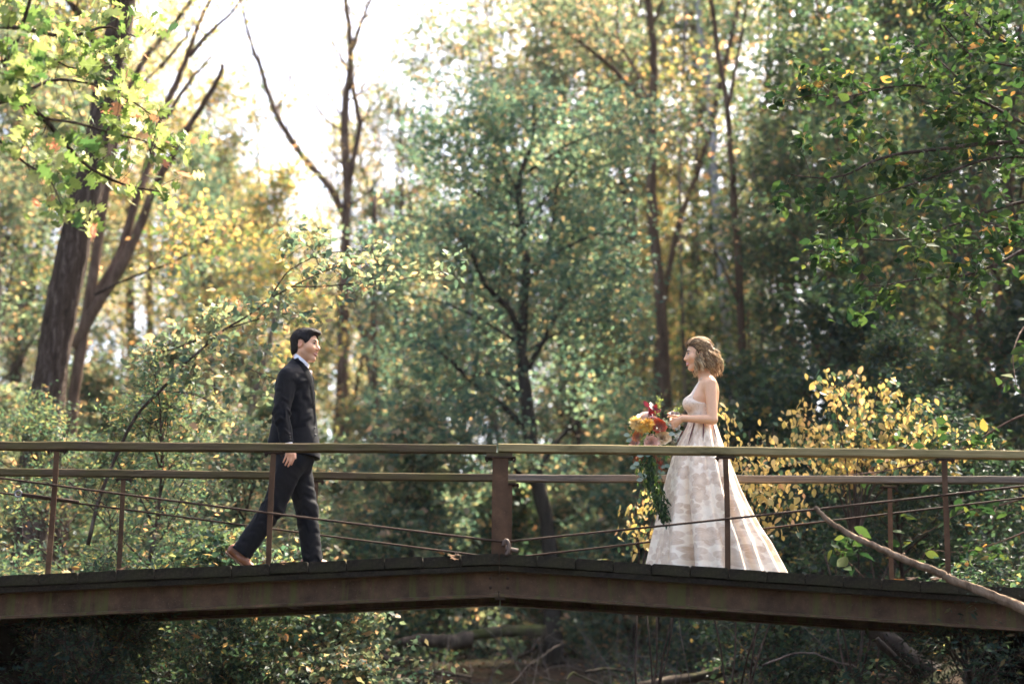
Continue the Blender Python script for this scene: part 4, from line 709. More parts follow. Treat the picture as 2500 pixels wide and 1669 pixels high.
log('bent_trunk', 'thick dark trunk bending down beneath the right end of the bridge', [([(2100, 1480), (2130, 1530), (2180, 1575), (2230, 1620), (2280, 1650), (2400, 1662), (2560, 1665)], 22, 34, 2.6, 0), ([(2140, 1556), (2180, 1595), (2225, 1640)], 5, 5, 2.3, 0), ([(2112, 1527), (2102, 1570), (2092, 1625)], 3, 1.5, 2.5, 0)], 'bark_black')
log('thin_twig', 'long thin curving twig lying low under the right girder', [([(1862, 1622), (1935, 1594), (1985, 1592), (2037, 1614), (2090, 1625), (2140, 1647), (2220, 1645)], 2.2, 1.8, 3.2, 0)], 'bark_grey', 'twig')
for i, (pp, ra, Y, lb) in enumerate((([(860, 1618), (900, 1612), (935, 1616)], 7, 9.5, 'short dark log end below the bent fallen log'), ([(880, 1640), (960, 1636), (1080, 1640), (1150, 1652)], 5, 8, 'flat half-sunk branch in the creek at the bottom'), ([(1430, 1640), (1480, 1630), (1540, 1640)], 4, 7.5, 'dark curved root at the creek edge right of the middle'), ([(1380, 1660), (1400, 1640), (1425, 1655), (1460, 1668)], 3, 7, 'small looping root at the creek edge')), ):
    log('fallen_branch', lb, [(pp, ra, ra*.8, Y, .3)], 'log_moss', 'branch', 'half-sunk branches')
# a few dry leaves lying along the deck
r = np.random.RandomState(91); lv = []
for k, (px, kind) in enumerate([(110, 0), (125, 0), (150, 1), (175, 0), (200, 1), (640, 1), (660, 1), (690, 1), (700, 1), (720, 1), (1085, 1), (1100, 1), (1110, 1), (1480, 0), (1490, 1), (2190, 1), (2220, 1), (480, 1), (2260, 1), (300, 1)]):
    x = float(at(px, 1380, .1)[0]); T = T_OAK[k % 3]; me = arr_mesh('fallen_leaf', T[0]*np.array([1, 1, 2.2]), T[1], True); me.materials.append(M['leaf_litter'] if kind else M['leaf_gold'])
    o = bpy.data.objects.new('fallen_leaf', me); col.objects.link(o); o.location = (x, r.uniform(-.02, .1), deck_z(x)+.012); o.scale = (r.uniform(.07, .11),)*3; o.rotation_euler = (r.uniform(-.5, .5), r.uniform(-.5, .2), r.uniform(0, 6.28))
    tag(o, 'dry curled leaf lying on the edge of the bridge deck', 'leaf', 'dry leaves on the deck')
# ------------------------------------------------------------------ people: smooth continuous bodies grown from blended volumes
def smin(a, b, k):
    h = np.clip(.5+.5*(b-a)/k, 0, 1); return b*(1-h)+a*h-k*h*(1-h)
def smax(a, b, k): return -smin(-a, -b, k)
def cap(p, a, b, ra, rb=None, sc=None):
    a = np.asarray(a, float); b = np.asarray(b, float); rb = ra if rb is None else rb; ab = b-a
    q = p-a
    t = np.clip((q@ab)/(ab@ab+1e-12), 0, 1); v = q-t[:, None]*ab
    if sc is not None: v = v*np.asarray(sc)
    return np.sqrt((v*v).sum(1))-(ra+(rb-ra)*t)
def ell(p, c, r, R=None):
    q = p-np.asarray(c, float)
    if R is not None: q = q@R
    r = np.asarray(r, float); k0 = np.sqrt(((q/r)**2).sum(1)); k1 = np.sqrt(((q/(r*r))**2).sum(1)); return k0*(k0-1)/(k1+1e-9)
def sph(p, c, r): return np.sqrt(((p-np.asarray(c, float))**2).sum(1))-r
def loft(p, Z, CX, CY, RX, RY, pw=2.0):
    """stack of ellipses along z; Z increasing"""
    z = p[:, 2]; cx = np.interp(z, Z, CX); cy = np.interp(z, Z, CY); rx = np.interp(z, Z, RX); ry = np.interp(z, Z, RY)
    k = (np.abs((p[:, 0]-cx)/rx)**pw+np.abs((p[:, 1]-cy)/ry)**pw)**(1/pw); d = (k-1)*np.minimum(rx, ry)
    return np.maximum(d, np.maximum(Z[0]-z, z-Z[-1]))
def poly2(x, z, P):
    P = np.asarray(P, float); n = len(P); d = np.full(len(x), 1e9); s = np.ones(len(x))
    for i in range(n):
        a = P[i]; b = P[i-1]; ex, ez = b-a; wx, wz = x-a[0], z-a[1]; t = np.clip((wx*ex+wz*ez)/(ex*ex+ez*ez), 0, 1); d = np.minimum(d, (wx-ex*t)**2+(wz-ez*t)**2)
        c1 = z >= a[1]; c2 = z < b[1]; c3 = ex*wz > ez*wx; fl = (c1 & c2 & c3) | (~c1 & ~c2 & ~c3); s = np.where(fl, -s, s)
    return s*np.sqrt(d)
def folds(p, seed, amp, freq, axis):
    """soft cloth creases running across the given axis"""
    r = np.random.RandomState(seed); a = np.asarray(axis, float); o = r.normal(size=3); o -= a*(o@a)/(a@a); o /= np.linalg.norm(o)
    u = p@a; v = p@o; w = np.sin(v*freq*.9+1.3)+.6*np.sin(v*freq*1.7+u*freq*.4+r.rand()*6)
    return amp*(np.sin(u*freq+1.6*w+r.rand()*6)+.5*np.sin(u*freq*2.1+2.2*w+r.rand()*6))
def surf(f, lo, hi, h, name, mat, root, B=8, post=None):
    lo = np.asarray(lo, float); hi = np.asarray(hi, float); nb = np.ceil((hi-lo)/(h*B)).astype(int)
    g = np.stack(np.meshgrid(*[np.arange(n) for n in nb], indexing='ij'), -1).reshape(-1, 3); c = lo+(g+.5)*B*h
    g = g[np.abs(f(c)) < B*h*.87*1.7+2*h]; lc = np.stack(np.meshgrid(*[np.arange(B+1)]*3, indexing='ij'), -1).reshape(-1, 3)
    cells = []; verts = []; signs = []
    cor = np.array([(0, 0, 0), (1, 0, 0), (0, 1, 0), (1, 1, 0), (0, 0, 1), (1, 0, 1), (0, 1, 1), (1, 1, 1)])
    edges = [(0, 1), (2, 3), (4, 5), (6, 7), (0, 2), (1, 3), (4, 6), (5, 7), (0, 4), (1, 5), (2, 6), (3, 7)]
    for i in range(0, len(g), 400):
        gg = g[i:i+400]; P = (lo+((gg*B)[:, None]+lc[None])*h).reshape(-1, 3); v = f(P).reshape(len(gg), B+1, B+1, B+1)
        cv = np.stack([v[:, a:B+a, b:B+b, d:B+d] for a, b, d in cor], -1); ins = cv < 0; act = ins.any(-1) & ~ins.all(-1)
        bi, a, b, d = np.nonzero(act); vals = cv[bi, a, b, d]; cell = gg[bi]*B+np.stack([a, b, d], 1); sm = np.zeros((len(cell), 3)); cn = np.zeros(len(cell))
        for e0, e1 in edges:
            x0, x1 = vals[:, e0], vals[:, e1]; m = (x0 < 0) != (x1 < 0); t = np.where(m, x0/(x0-x1+1e-12), 0); pt = cor[e0]+(cor[e1]-cor[e0])*t[:, None]; sm += pt*m[:, None]; cn += m
        cells.append(cell); verts.append(lo+(cell+sm/cn[:, None])*h); signs.append(vals < 0)
    cell = np.concatenate(cells); V = np.concatenate(verts); S = np.concatenate(signs); dim = nb*B+2
    cid = (cell[:, 0]*dim[1]+cell[:, 1])*dim[2]+cell[:, 2]; o = np.argsort(cid); cid, V, S, cell = cid[o], V[o], S[o], cell[o]
    def look(c):
        q = (c[:, 0]*dim[1]+c[:, 1])*dim[2]+c[:, 2]; j = np.minimum(np.searchsorted(cid, q), len(cid)-1); return np.where(cid[j] == q, j, -1)
    F = []
    for ax, e1 in ((0, 1), (1, 2), (2, 4)):
        m = S[:, 0] != S[:, e1]; me = np.nonzero(m)[0]; u, w = [(1, 2), (2, 0), (0, 1)][ax]; du = np.eye(3, dtype=int)[u]; dw = np.eye(3, dtype=int)[w]
        a = look(cell[me]-du); b = look(cell[me]-du-dw); d = look(cell[me]-dw); ok = (a >= 0) & (b >= 0) & (d >= 0); q = np.stack([me, a, b, d], 1)[ok]; s = S[me, 0][ok]
        F.append(np.where(s[:, None], q, q[:, ::-1]))
    F = np.concatenate(F)
    if post is not None: V = post(V)
    mesh = arr_mesh(name, V, F, True); o = link(name, mesh, mat)
    if root is not None: attach(o, root)
    return o
def vcol(o, C):
    me = o.data; a = me.color_attributes.new('tint', 'FLOAT_COLOR', 'POINT'); a.data.foreach_set('color', np.concatenate([C, np.ones((len(C), 1))], 1).astype(np.float32).ravel())
def coords_of(o):
    n = len(o.data.vertices); c = np.empty(n*3, np.float32); o.data.vertices.foreach_get('co', c); return c.reshape(-1, 3).astype(float)

def skin_mat(name):
    m, nt, b, out = new_mat(name); a = nt.nodes.new('ShaderNodeAttribute'); a.attribute_name = 'tint'
    n = noise(nt, 60, 3, coords(nt)); k = ramp(nt, [(0.3, (.96, .95, .95)), (0.7, (1.03, 1.03, 1.03))], n.outputs[0]); nt.links.new(mixc(nt, a.outputs['Color'], k.outputs[0], 1.0, 'MULTIPLY'), b.inputs['Base Color'])
    b.inputs['Roughness'].default_value = .45; b.inputs['Specular IOR Level'].default_value = .45; b.inputs['Subsurface Weight'].default_value = .12; b.inputs['Subsurface Radius'].default_value = (.01, .004, .002); b.inputs['Subsurface Scale'].default_value = .6
    bump(nt, b, noise(nt, 350, 3, coords(nt)).outputs[0], .12, .001); return m
def cloth_mat(name, stops, scale=260, rough=.75, sheen=.3, spec=.3, bs=.25):
    m, nt, b, out = new_mat(name); v = coords(nt); n = noise(nt, scale, 3, v, .6); nt.links.new(ramp(nt, stops, n.outputs[0]).outputs[0], b.inputs['Base Color'])
    b.inputs['Roughness'].default_value = rough; b.inputs['Specular IOR Level'].default_value = spec; b.inputs['Sheen Weight'].default_value = sheen; b.inputs['Sheen Roughness'].default_value = .4
    n2 = noise(nt, 14, 5, v, .6, .8); ad = nt.nodes.new('ShaderNodeMath'); ad.operation = 'MULTIPLY_ADD'; ad.inputs[1].default_value = .12; nt.links.new(n.outputs[0], ad.inputs[0]); nt.links.new(n2.outputs[0], ad.inputs[2])
    bump(nt, b, ad.outputs[0], bs, .012); return m
M['skin'] = skin_mat('skin')
M['suit'] = cloth_mat('suit', [(.3, (.005, .0052, .0066)), (.7, (.0115, .012, .0145))], 240, .72, .03, .06)
M['lapel'] = cloth_mat('lapel', [(.3, (.004, .0042, .0052)), (.7, (.009, .0095, .0115))], 240, .9, .0, .02)
M['shirt'] = cloth_mat('shirt', [(.3, (.72, .70, .72)), (.7, (.8, .78, .8))], 300, .8, .1, .3, .1)
M['tie'] = cloth_mat('tie', [(.36, (.42, .25, .24)), (.5, (.7, .58, .5)), (.62, (.45, .28, .26))], 60, .6, .2)
M['shoe'] = mat_noise('shoe_leather', [(.3, (.16, .05, .018)), (.7, (.3, .105, .035))], 14, .42, bumps=.15, bdist=.003)
M['sole'] = mat_noise('shoe_sole', [(.3, (.1, .045, .02)), (.7, (.2, .1, .05))], 20, .7)
M['button'] = mat_noise('button', [(.3, (.008, .008, .009)), (.7, (.02, .02, .022))], 40, .35)
M['eye_white'] = mat_noise('eye_white', [(.3, (.55, .5, .48)), (.7, (.62, .58, .55))], 30, .25, bumps=0)
M['iris'] = mat_noise('iris', [(.3, (.02, .012, .008)), (.7, (.05, .03, .015))], 200, .2, bumps=0)
def hair_mat(name, roots, tips, dark):
    m, nt, b, out = new_mat(name); a = nt.nodes.new('ShaderNodeAttribute'); a.attribute_name = 'tint'
    n = noise(nt, 120, 4, coords(nt, (1, 1, .25)), .7); k = ramp(nt, [(.3, (dark,)*3), (.7, (1.25,)*3)], n.outputs[0]); nt.links.new(mixc(nt, a.outputs['Color'], k.outputs[0], 1.0, 'MULTIPLY'), b.inputs['Base Color'])
    b.inputs['Roughness'].default_value = .55; b.inputs['Specular IOR Level'].default_value = .25; bump(nt, b, n.outputs[0], .8, .004); return m
M['hair_dark'] = hair_mat('hair_dark', 0, 0, .5); M['hair_fair'] = hair_mat('hair_fair', 0, 0, .5)

def head_sdf(q, fem):
    d = smin(ell(q, (-.014, 0, .042), (.097, .076, .083)), ell(q, (.028, 0, -.022), (.066, .059 if not fem else .056, .088)), .03)
    for s in (-1, 1):
        d = smin(d, cap(q, (-.004, .048*s, -.05), (.056, .014*s, -.1), .026 if not fem else .021, .019 if not fem else .015), .025)
        d = smin(d, sph(q, (.052, .04*s, -.02), .033), .025)
    d = smin(d, sph(q, (.070, 0, -.1), .018 if not fem else .0155), .016); d = smin(d, cap(q, (.076, -.034, .028), (.076, .034, .028), .0145 if not fem else .011), .016)
    for s in (-1, 1): d = smax(d, -sph(q, (.104, .034*s, .011), .0215), .012); d = smin(d, ell(q, (.0765, .034*s, .0125), (.012, .016, .009)), .004)
    d = smin(d, cap(q, (.086, 0, .016), (.1085 if not fem else .105, 0, -.022), .007, .0118 if not fem else .0108), .013); d = smin(d, cap(q, (.108, 0, -.03), (.092, 0, -.036), .008), .006)
    for s in (-1, 1):
        d = smin(d, sph(q, (.098, .0125*s, -.029), .0085), .006)
        d = smin(d, cap(q, (.0955, 0, -.0545), (.071, .033*s, -.046), .0058, .0035), .006); d = smin(d, cap(q, (.0925, 0, -.0715), (.073, .029*s, -.055), .007, .0035), .006)
        d = smax(d, -cap(q, (.101, 0, -.0632), (.078, .031*s, -.0505), .0038, .0025), .003)
        a = math.radians(12); R = np.array([[math.cos(a), 0, math.sin(a)], [0, 1, 0], [-math.sin(a), 0, math.cos(a)]])
        e = ell(q, (-.010, .077*s, .002), (.0185, .0085, .032), R); e = smax(e, -ell(q, (-.004, .087*s, .006), (.010, .0085, .018), R), .004); d = smin(d, e, .006)
    return d
def head_tint(q, base, lip, blush, fem):
    C = np.tile(np.array(base), (len(q), 1))
    def blend(mask, c): C[:] = C*(1-mask[:, None])+np.array(c)*mask[:, None]
    g = lambda c, r: np.exp(-(((q-np.array(c))/np.array(r))**2).sum(1))
    for s in (-1, 1):
        blend(.45*g((.06, .045*s, -.025), (.03, .02, .02)), blush); blend(.7*g((-.01, .082*s, .002), (.03, .012, .04)), blush); blend(np.clip(.85*g((.082, .034*s, .0115), (.012, .017, .0075)), 0, 1), (.12, .06, .04) if fem else (.16, .08, .055))
    blend(.4*g((.11, 0, -.025), (.015, .015, .015)), blush)
    m = np.clip(1.4*g((.09, 0, -.063), (.016, .026, .0135)), 0, 1); blend(m, lip); blend(np.clip(1.3*g((.094, 0, -.0625), (.016, .02, .0028)), 0, 1), (.75, .7, .66) if fem else (.45, .3, .27))
    if not fem: blend(.25*np.clip((-.03-q[:, 2])/.03, 0, 1)*(q[:, 0] > .0)*np.clip((q[:, 2]+.14)/.03, 0, 1), (.28, .17, .125))
    return C
def head_frame(c, yaw, pitch, face, s, tilt=0):
    """rows: forward, left, up"""
    f = Vector((face, 0, 0)); R = Matrix.Rotation(yaw, 3, 'Z') @ Matrix.Rotation(pitch, 3, 'Y')
    f = R @ Vector((face, 0, 0)); u = R @ Vector((0, 0, 1)); l = u.cross(f); A = np.array([f, l, u]); return np.array(c, float), A, s
def to_head(p, fr): c, A, s = fr; return ((p-c)@A.T)/s
def from_head(q, fr): c, A, s = fr; return np.asarray(q)*s@A+c
def bound(p, c, R, f):
    d0 = np.sqrt(((p-c)**2).sum(1))-R; d = d0.copy()+R*.15; m = d0 < R*.35
    if m.any(): d[m] = f(p[m])
    return d
def hand_sdf(p, wrist, joints, rw):
    """joints: list of fingers, each [knuckle, mid, tip] world points; first is the thumb"""
    kn = [np.array(j[0]) for j in joints[1:]]; d = cap(p, wrist, np.mean(kn, 0), rw, .017)
    for k in kn: d = smin(d, cap(p, np.array(wrist)*.6+k*.4, k, .014, .0105), .012)
    for i, j in enumerate(joints):
        rr = .0105 if i == 0 else (.0088, .0092, .0088, .0078)[i-1]
        e = np.minimum(cap(p, j[0], j[1], rr*1.04, rr), cap(p, j[1], j[2], rr, rr*.82)); d = smin(d, e, .005)
    return d
def face_extras(fr, root, brow_c, fem):
    for s in (-1, 1):
        V = []; mb = MB(); c = Vector(from_head((.0755, .034*s, .0115), fr)); R = fr[2]*.0128
        mb.lathe([(R*math.sin(a), R*math.cos(a)) for a in np.linspace(0.01, math.pi-.01, 9)], 12, Matrix.Translation(c)); o = mb.build('eye', M['eye_white']); attach(o, root)
        f = Vector(fr[1][0]); c2 = c+f*R*.55; mb = MB().lathe([(R*.58*math.sin(a), R*.58*math.cos(a)) for a in np.linspace(.01, math.pi-.01, 7)], 10, Matrix.Translation(c2)); o2 = mb.build('iris', M['iris']); o2.parent = o; o2.matrix_parent_inverse = o.matrix_parent_inverse.copy() if False else Matrix()
        P = [from_head(q, fr) for q in ((.0925, .014*s, .0315), (.0925, .025*s, .0345), (.0875, .037*s, .035), (.0775, .049*s, .0305))]
        mb = MB().tube(P, np.array([.0044, .0052, .0044, .002])*fr[2], 6); attach(mb.build('eyebrow', M[brow_c]), root)
        P = [from_head(q, fr) for q in ((.0885, .021*s, .0155), (.0905, .029*s, .0185), (.089, .038*s, .0182), (.082, .047*s, .0135))]
        mb = MB().tube(P, np.array([.0012, .0024, .0028, .0015])*fr[2], 5); attach(mb.build('eyelash', M['iris']), root)
YM = 0.8
def strands(o, fr, root, n, L, rad, cols, seed):
    """fine short hairs lying over the hair surface, following the combed direction"""
    r = np.random.RandomState(seed); V = coords_of(o); me = o.data; N = np.empty(len(V)*3, np.float32); me.vertices.foreach_get('normal', N); N = N.reshape(-1, 3)
    idx = r.choice(len(V), n); mb = MB(); C = []
    for i in idx:
        q = to_head(V[i][None], fr)[0]; nn = fr[1]@N[i]; top = q[2] > .085
        fl = np.array([.9, .25*q[1]*10, 0]) if top else np.array([-.55 if q[0] < .03 else -.2, 0, -1.0]); fl = fl+r.normal(size=3)*.28; fl -= nn*(fl@nn); fl /= np.linalg.norm(fl)+1e-9; l = L*r.uniform(.6, 1.3); P = []
        for t in (0, .35, .7, 1): P.append(from_head(q+nn*(.001+.0035*math.sin(t*2.6))+fl*l*t-nn*.006*t*t*(0 if top else 1), fr))
        mb.tube(P, np.array([rad, rad, rad*.8, rad*.2]), 3, False); c = np.array(cols[0])+(np.array(cols[1])-np.array(cols[0]))*r.rand(); C.append(np.tile(c, (12, 1)))
    s = mb.build('strands', M['hair_dark']); s.parent = o; s['kind'] = 'stuff'; vcol(s, np.concatenate(C))
def P_(px, py, dy=0.0): return at(px, py, YM+dy)

# ================================================================== the man
def build_man():
    fr = head_frame(P_(746.5, 845, 0), -math.radians(17), math.radians(2), 1, 1.04)
    xb = float(P_(720, 1380)[0]); root = tag(empty('person', (xb, YM, deck_z(xb))), 'dark-haired person in a charcoal suit walking towards the woman', 'person')
    nb = P_(724, 897); ch = P_(718, 960); pv = P_(717, 1105)
    SR, ER, WR = P_(702, 921, -.18), P_(687, 1012, -.235), P_(702, 1086, -.23); SL_, EL, WL = P_(712, 921, .18), P_(718, 1012, .23), P_(738, 1082, .2)
    HR, KR, AR = P_(712, 1125, -.09), P_(668, 1238, -.1), P_(593, 1343, -.1); HL, KL, AL = P_(724, 1125, .09), P_(748, 1240, .09), P_(763, 1368, .09)
    zl = deck_z(float(AL[0])); zr = deck_z(float(AR[0])); AL = np.array([AL[0], AL[1], zl+.085]); TL = np.array([AL[0]+.15, AL[1]-.01, zl+.035]); HeL = np.array([AL[0]-.045, AL[1], zl+.04])
    BR = np.array([float(P_(612, 1385)[0]), AR[1], zr+.035]); TR = BR+np.array([.055, 0, -.004]); HeR = AR+np.array([-.05, 0, .015])
    k = [(P_(716.5, 1108, -.222), P_(716, 1122, -.215), P_(711, 1134, -.205)), (P_(711, 1110, -.226), P_(709, 1126, -.222), P_(703.5, 1138, -.21)), (P_(705.5, 1109, -.226), P_(702, 1124, -.222), P_(696.5, 1135, -.21)), (P_(700.5, 1106, -.222), P_(696, 1118, -.218), P_(691.5, 1128, -.208))]
    th = (P_(713, 1096, -.2), P_(720, 1106, -.205), P_(721, 1118, -.212)); handR = [th]+k
    kl = [(P_(752, 1106, .2), P_(753, 1120, .2), P_(748, 1131, .2)), (P_(747, 1108, .21), P_(746, 1124, .212), P_(741, 1135, .205)), (P_(742, 1107, .21), P_(740, 1122, .212), P_(735, 1132, .205)), (P_(737, 1104, .205), P_(734, 1116, .205), P_(730, 1125, .2))]
    handL = [(P_(749, 1094, .18), P_(756, 1104, .185), P_(757, 1114, .19))]+kl
    hc = fr[0]
    def body(p):
        d = bound(p, hc, .2, lambda q: head_sdf(to_head(q, fr), False)*fr[2])
        d = smin(d, cap(p, from_head((-.022, 0, -.055), fr), nb, .058, .066), .03)
        t = smin(cap(p, nb+np.array([-.005, 0, -.12]), pv, .095, .1, (1, .75, 1)), cap(p, SR+np.array([.01, .02, -.02]), SL_-np.array([0, .02, .02]), .045), .05); d = smin(d, t, .05)
        for a, b, c in ((SR, ER, WR), (SL_, EL, WL)): d = smin(d, smin(cap(p, a, b, .05, .039), cap(p, b, c, .038, .026), .01), .03)
        for a, b, c in ((HR, KR, AR), (HL, KL, AL)): d = smin(d, smin(cap(p, a, b, .085, .058), cap(p, b, c, .054, .036), .02), .03)
        for a, h, t2, bl in ((AR, HeR, TR, BR), (AL, HeL, TL, TL)): d = smin(d, np.minimum(cap(p, a, h, .035, .03), cap(p, a, bl, .033, .026)), .02)
        d = smin(d, bound(p, np.mean([x[1] for x in handR], 0), .12, lambda q: hand_sdf(q, WR, handR, .023)), .008); d = smin(d, bound(p, np.mean([x[1] for x in handL], 0), .12, lambda q: hand_sdf(q, WL, handL, .023)), .008)
        return d
    lo = np.array([P_(535, 1380)[0]-.03, YM-.33, zr-.02]); hi = np.array([P_(812, 900)[0], YM+.33, P_(740, 786)[2]])
    o = surf(body, lo, hi, .0058, 'body', M['skin'], root); V = coords_of(o); q = to_head(V, fr); C = head_tint(q, (.66, .345, .185), (.5, .17, .115), (.68, .26, .15), False); hm = V[:, 2] < P_(720, 1060)[2]; C[hm] = (.66, .33, .19); vcol(o, C)
    face_extras(fr, root, 'hair_dark', False)
    # hair
    HP = [(.11, .088), (.098, .092), (.08, .088), (.066, .064), (.054, .038), (.044, .012), (.034, -.012), (.020, -.014), (.016, .026), (-.008, .042), (-.03, .034), (-.036, .0), (-.034, -.045), (-.042, -.083), (-.085, -.092), (-.15, 0), (-.14, .12), (-.02, .18), (.12, .15)]
    def hair(p):
        q = to_head(p, fr); d = smin(ell(q, (-.017, 0, .047), (.106, .0845, .09)), ell(q, (.042, 0, .1), (.062, .062, .03)), .03); d = smin(d, ell(q, (-.05, 0, -.03), (.06, .07, .06)), .03)
        d = d+.0011*np.sin(q[:, 0]*190+3*np.sin(q[:, 1]*110)+q[:, 2]*90)+.0009*np.sin(q[:, 1]*290+q[:, 0]*140)
        return smax(d, poly2(q[:, 0], q[:, 2], HP), .006)*fr[2]
    o = surf(hair, hc-.17, hc+.21, .0045, 'hair', M['hair_dark'], root); vcol(o, np.tile((.013, .0085, .007), (len(o.data.vertices), 1))); strands(o, fr, root, 1500, .024, .0011, ((.010, .006, .005), (.03, .02, .016)), 7)
    # jacket
    L = [(1122, 660, 781, .185), (1104, 654, 781, .188), (1082, 655, 780, .185), (1041, 663, 774, .175), (1000, 669, 770, .178), (960, 671, 768, .19), (938, 674, 767, .195), (920, 680, 765, .185), (906, 690, 760, .14), (895, 700, 752, .085), (880, 712, 746, .068)]
    L = [(P_((a+b)/2, y)[2], P_(a, y)[0], P_(b, y)[0], w) for y, a, b, w in L]; Z = [l[0] for l in L]; CX = [(l[1]+l[2])/2 for l in L]; RX = [(l[2]-l[1])/2 for l in L]; RY = [l[3] for l in L]
    zb = P_(770, 990)[2]; ztop = P_(750, 893)[2]; hemf, hemb = P_(781, 1120), P_(656, 1108)
    def torso(p): return loft(p, Z, CX, [YM]*len(Z), RX, RY, 2.3)
    def CXf(p): return np.interp(p[:, 2], Z, CX)
    def fixed(p):
        d = torso(p); d = smin(d, cap(p, SR+np.array([.02, .03, .0]), SL_+np.array([.02, -.03, 0]), .07), .06)
        ax = (WR-SR)/np.linalg.norm(WR-SR); el = np.exp(-((p-ER)**2).sum(1)/.02)
        near = smin(cap(p, SR, ER, .074, .063), cap(p, ER, WR, .061, .047), .02)+folds(p, 3, .0032, 55, ax+np.array([.6, 0, .2]))*(.45+1.3*el)
        far = smin(cap(p, SL_, EL, .072, .062), cap(p, EL, WL, .06, .047), .02); a1 = (WR-ER)/np.linalg.norm(WR-ER); a2 = (WL-EL)/np.linalg.norm(WL-EL)
        near = smax(near, (p-(WR-a1*.012))@a1, .004); near = smax(near, -cap(p, WR-a1*.05, WR+a1*.05, .037), .004); far = smax(far, (p-(WL-a2*.012))@a2, .004)
        d = d+folds(p, 5, .0028, 36, np.array([.5, .1, 1.0]))*np.clip((p[:, 2]-hemb[2])/.3, .2, 1)
        u = np.clip((p[:, 2]-zb)/(ztop-zb), 0, 1.2); d = smax(d, -np.maximum(np.abs(p[:, 1]-YM)-(.002+.05*u), np.maximum(CXf(p)-p[:, 0], zb-p[:, 2])), .004)
        hz = hemb[2]+(hemf[2]-hemb[2])*(p[:, 0]-hemb[0])/(hemf[0]-hemb[0]); d = smax(d, hz-p[:, 2], .005)
        for sh, sg in ((SR, -1), (SL_, 1)): d = smin(d, cap(p, nb+np.array([-.016, .05*sg, -.004]), sh+np.array([0, -.02*sg, .012]), .04, .06), .035)
        a, b = nb+np.array([.004, 0, -.04]), P_(738, 876)+np.array([-.002, 0, -.004]); axc = (b-a)/np.linalg.norm(b-a)
        d = smax(d, -cap(p, a-axc*.1, b+axc*.1, .064, .068), .006)
        c = np.abs(cap(p, a-axc*.05, b+axc*.09, .0745, .0715))-.005; c = smax(c, (p-(P_(716, 874)+np.array([0, 0, .0])))@np.array([.7, 0, .71]), .004); c = smax(c, -((p-a)@axc)-.03, .004); d = smin(d, c, .012)
        d = smin(d, near, .016); return smin(d, far, .016)
    surf(fixed, (lo[0], lo[1], hemb[2]-.08), (hi[0], hi[1], P_(740, 860)[2]), .0062, 'jacket', M['suit'], root)
    # project a traced outline onto the jacket surface
    def onto(px, py, off, f=fixed, y0=-.4):
        o_ = CAM.copy(); d_ = at(px, py, 1.0)-o_; d_ /= np.linalg.norm(d_); t = (YM+y0-CAM[1])/d_[1]
        best, tb = 9, t
        for _ in range(90):
            s = float(f((o_+d_*t)[None])[0])
            if s < best: best, tb = s, t
            if s <= .0005 or t > (YM+.3-CAM[1])/d_[1]: break
            t += max(s*.7, .0006)
        p = o_+d_*tb; e = .002; g = np.array([float(f((p+np.eye(3)[i]*e)[None])[0]-f((p-np.eye(3)[i]*e)[None])[0]) for i in range(3)]); g /= np.linalg.norm(g)+1e-9; return p+g*off
    def patch(name, A, B, mat, off=.004, n=5):
        m = len(A); V = []
        for (a, b) in zip(A, B):
            for j in range(n): t = j/(n-1); V.append(onto(a[0]*(1-t)+b[0]*t, a[1]*(1-t)+b[1]*t, off+.003*math.sin(t*math.pi)))
        F = [(i*n+j, i*n+j+1, i*n+n+j+1, i*n+n+j) for i in range(m-1) for j in range(n-1)]; mb = MB(); mb.add(V, F); mb.add([tuple(np.array(v)+np.array([0, .006, 0])) for v in V], [q[::-1] for q in F]); return mb.build(name, M[mat], root)
    patch('lapel', [(719, 877), (728, 888), (737, 900), (744, 912), (751, 928), (757, 950), (762, 975), (766, 1003), (769, 1030)], [(728, 874), (740, 886), (750, 900), (756, 914), (762, 930), (766, 952), (768, 975), (769.5, 1003), (770, 1032)], 'lapel', .003)
    patch('pocket_flap', [(714, 1036), (726, 1034), (738, 1032), (746, 1031)], [(714, 1046), (726, 1044), (738, 1042), (746, 1041)], 'lapel', .003, 3)
    for px, py in ((767, 1045), (769, 1062)):
        p = onto(px, py, .003); mb = MB().lathe([(0, 0), (.0085, 0), (.0095, .0025), (.007, .004), (0, .0035)], 10, Matrix.Translation(Vector(p)) @ Matrix.Rotation(math.radians(75), 4, 'X')); mb.build('button', M['button'], root)
    for j in range(3):
        p = onto(708-1.2*j+1, 1072-7*j, .002); MB().lathe([(0, 0), (.006, 0), (.0065, .002), (0, .003)], 8, Matrix.Translation(Vector(p)) @ Matrix.Rotation(math.radians(85), 4, 'X')).build('button', M['button'], root)
    # shirt, tie
    def shirt(p):
        d = loft(p, Z, np.array(CX)-.004, [YM]*len(Z), np.array(RX)-.014, np.array(RY)-.016, 2.2); d = smax(d, P_(770, 1070)[2]-p[:, 2], .01); d = smax(d, p[:, 2]-P_(740, 893)[2], .02)
        a, b = nb+np.array([.006, 0, -.035]), P_(738, 876); ax = (b-a)/np.linalg.norm(b-a)
        c = np.abs(cap(p, a-ax*.05, b+ax*.09, .0665, .0635))-.0058; c = smax(c, (p-(b+np.array([0, 0, .0])))@np.array([.62, 0, .78]), .004); c = smax(c, -((p-a)@ax)-.02, .004)
        d = smin(d, c, .008)
        for (e, w) in ((ER, WR), (EL, WL)):
            a1 = (w-e)/np.linalg.norm(w-e); cf = smax(np.abs(cap(p, w-a1*.09, w+a1*.05, .036, .0345))-.005, np.abs((p-(w-a1*.03))@a1)-.042, .003); d = np.minimum(d, cf)
        return d
    surf(shirt, (lo[0], lo[1], P_(770, 1100)[2]), (hi[0], hi[1], P_(740, 855)[2]), .0055, 'shirt', M['shirt'], root)
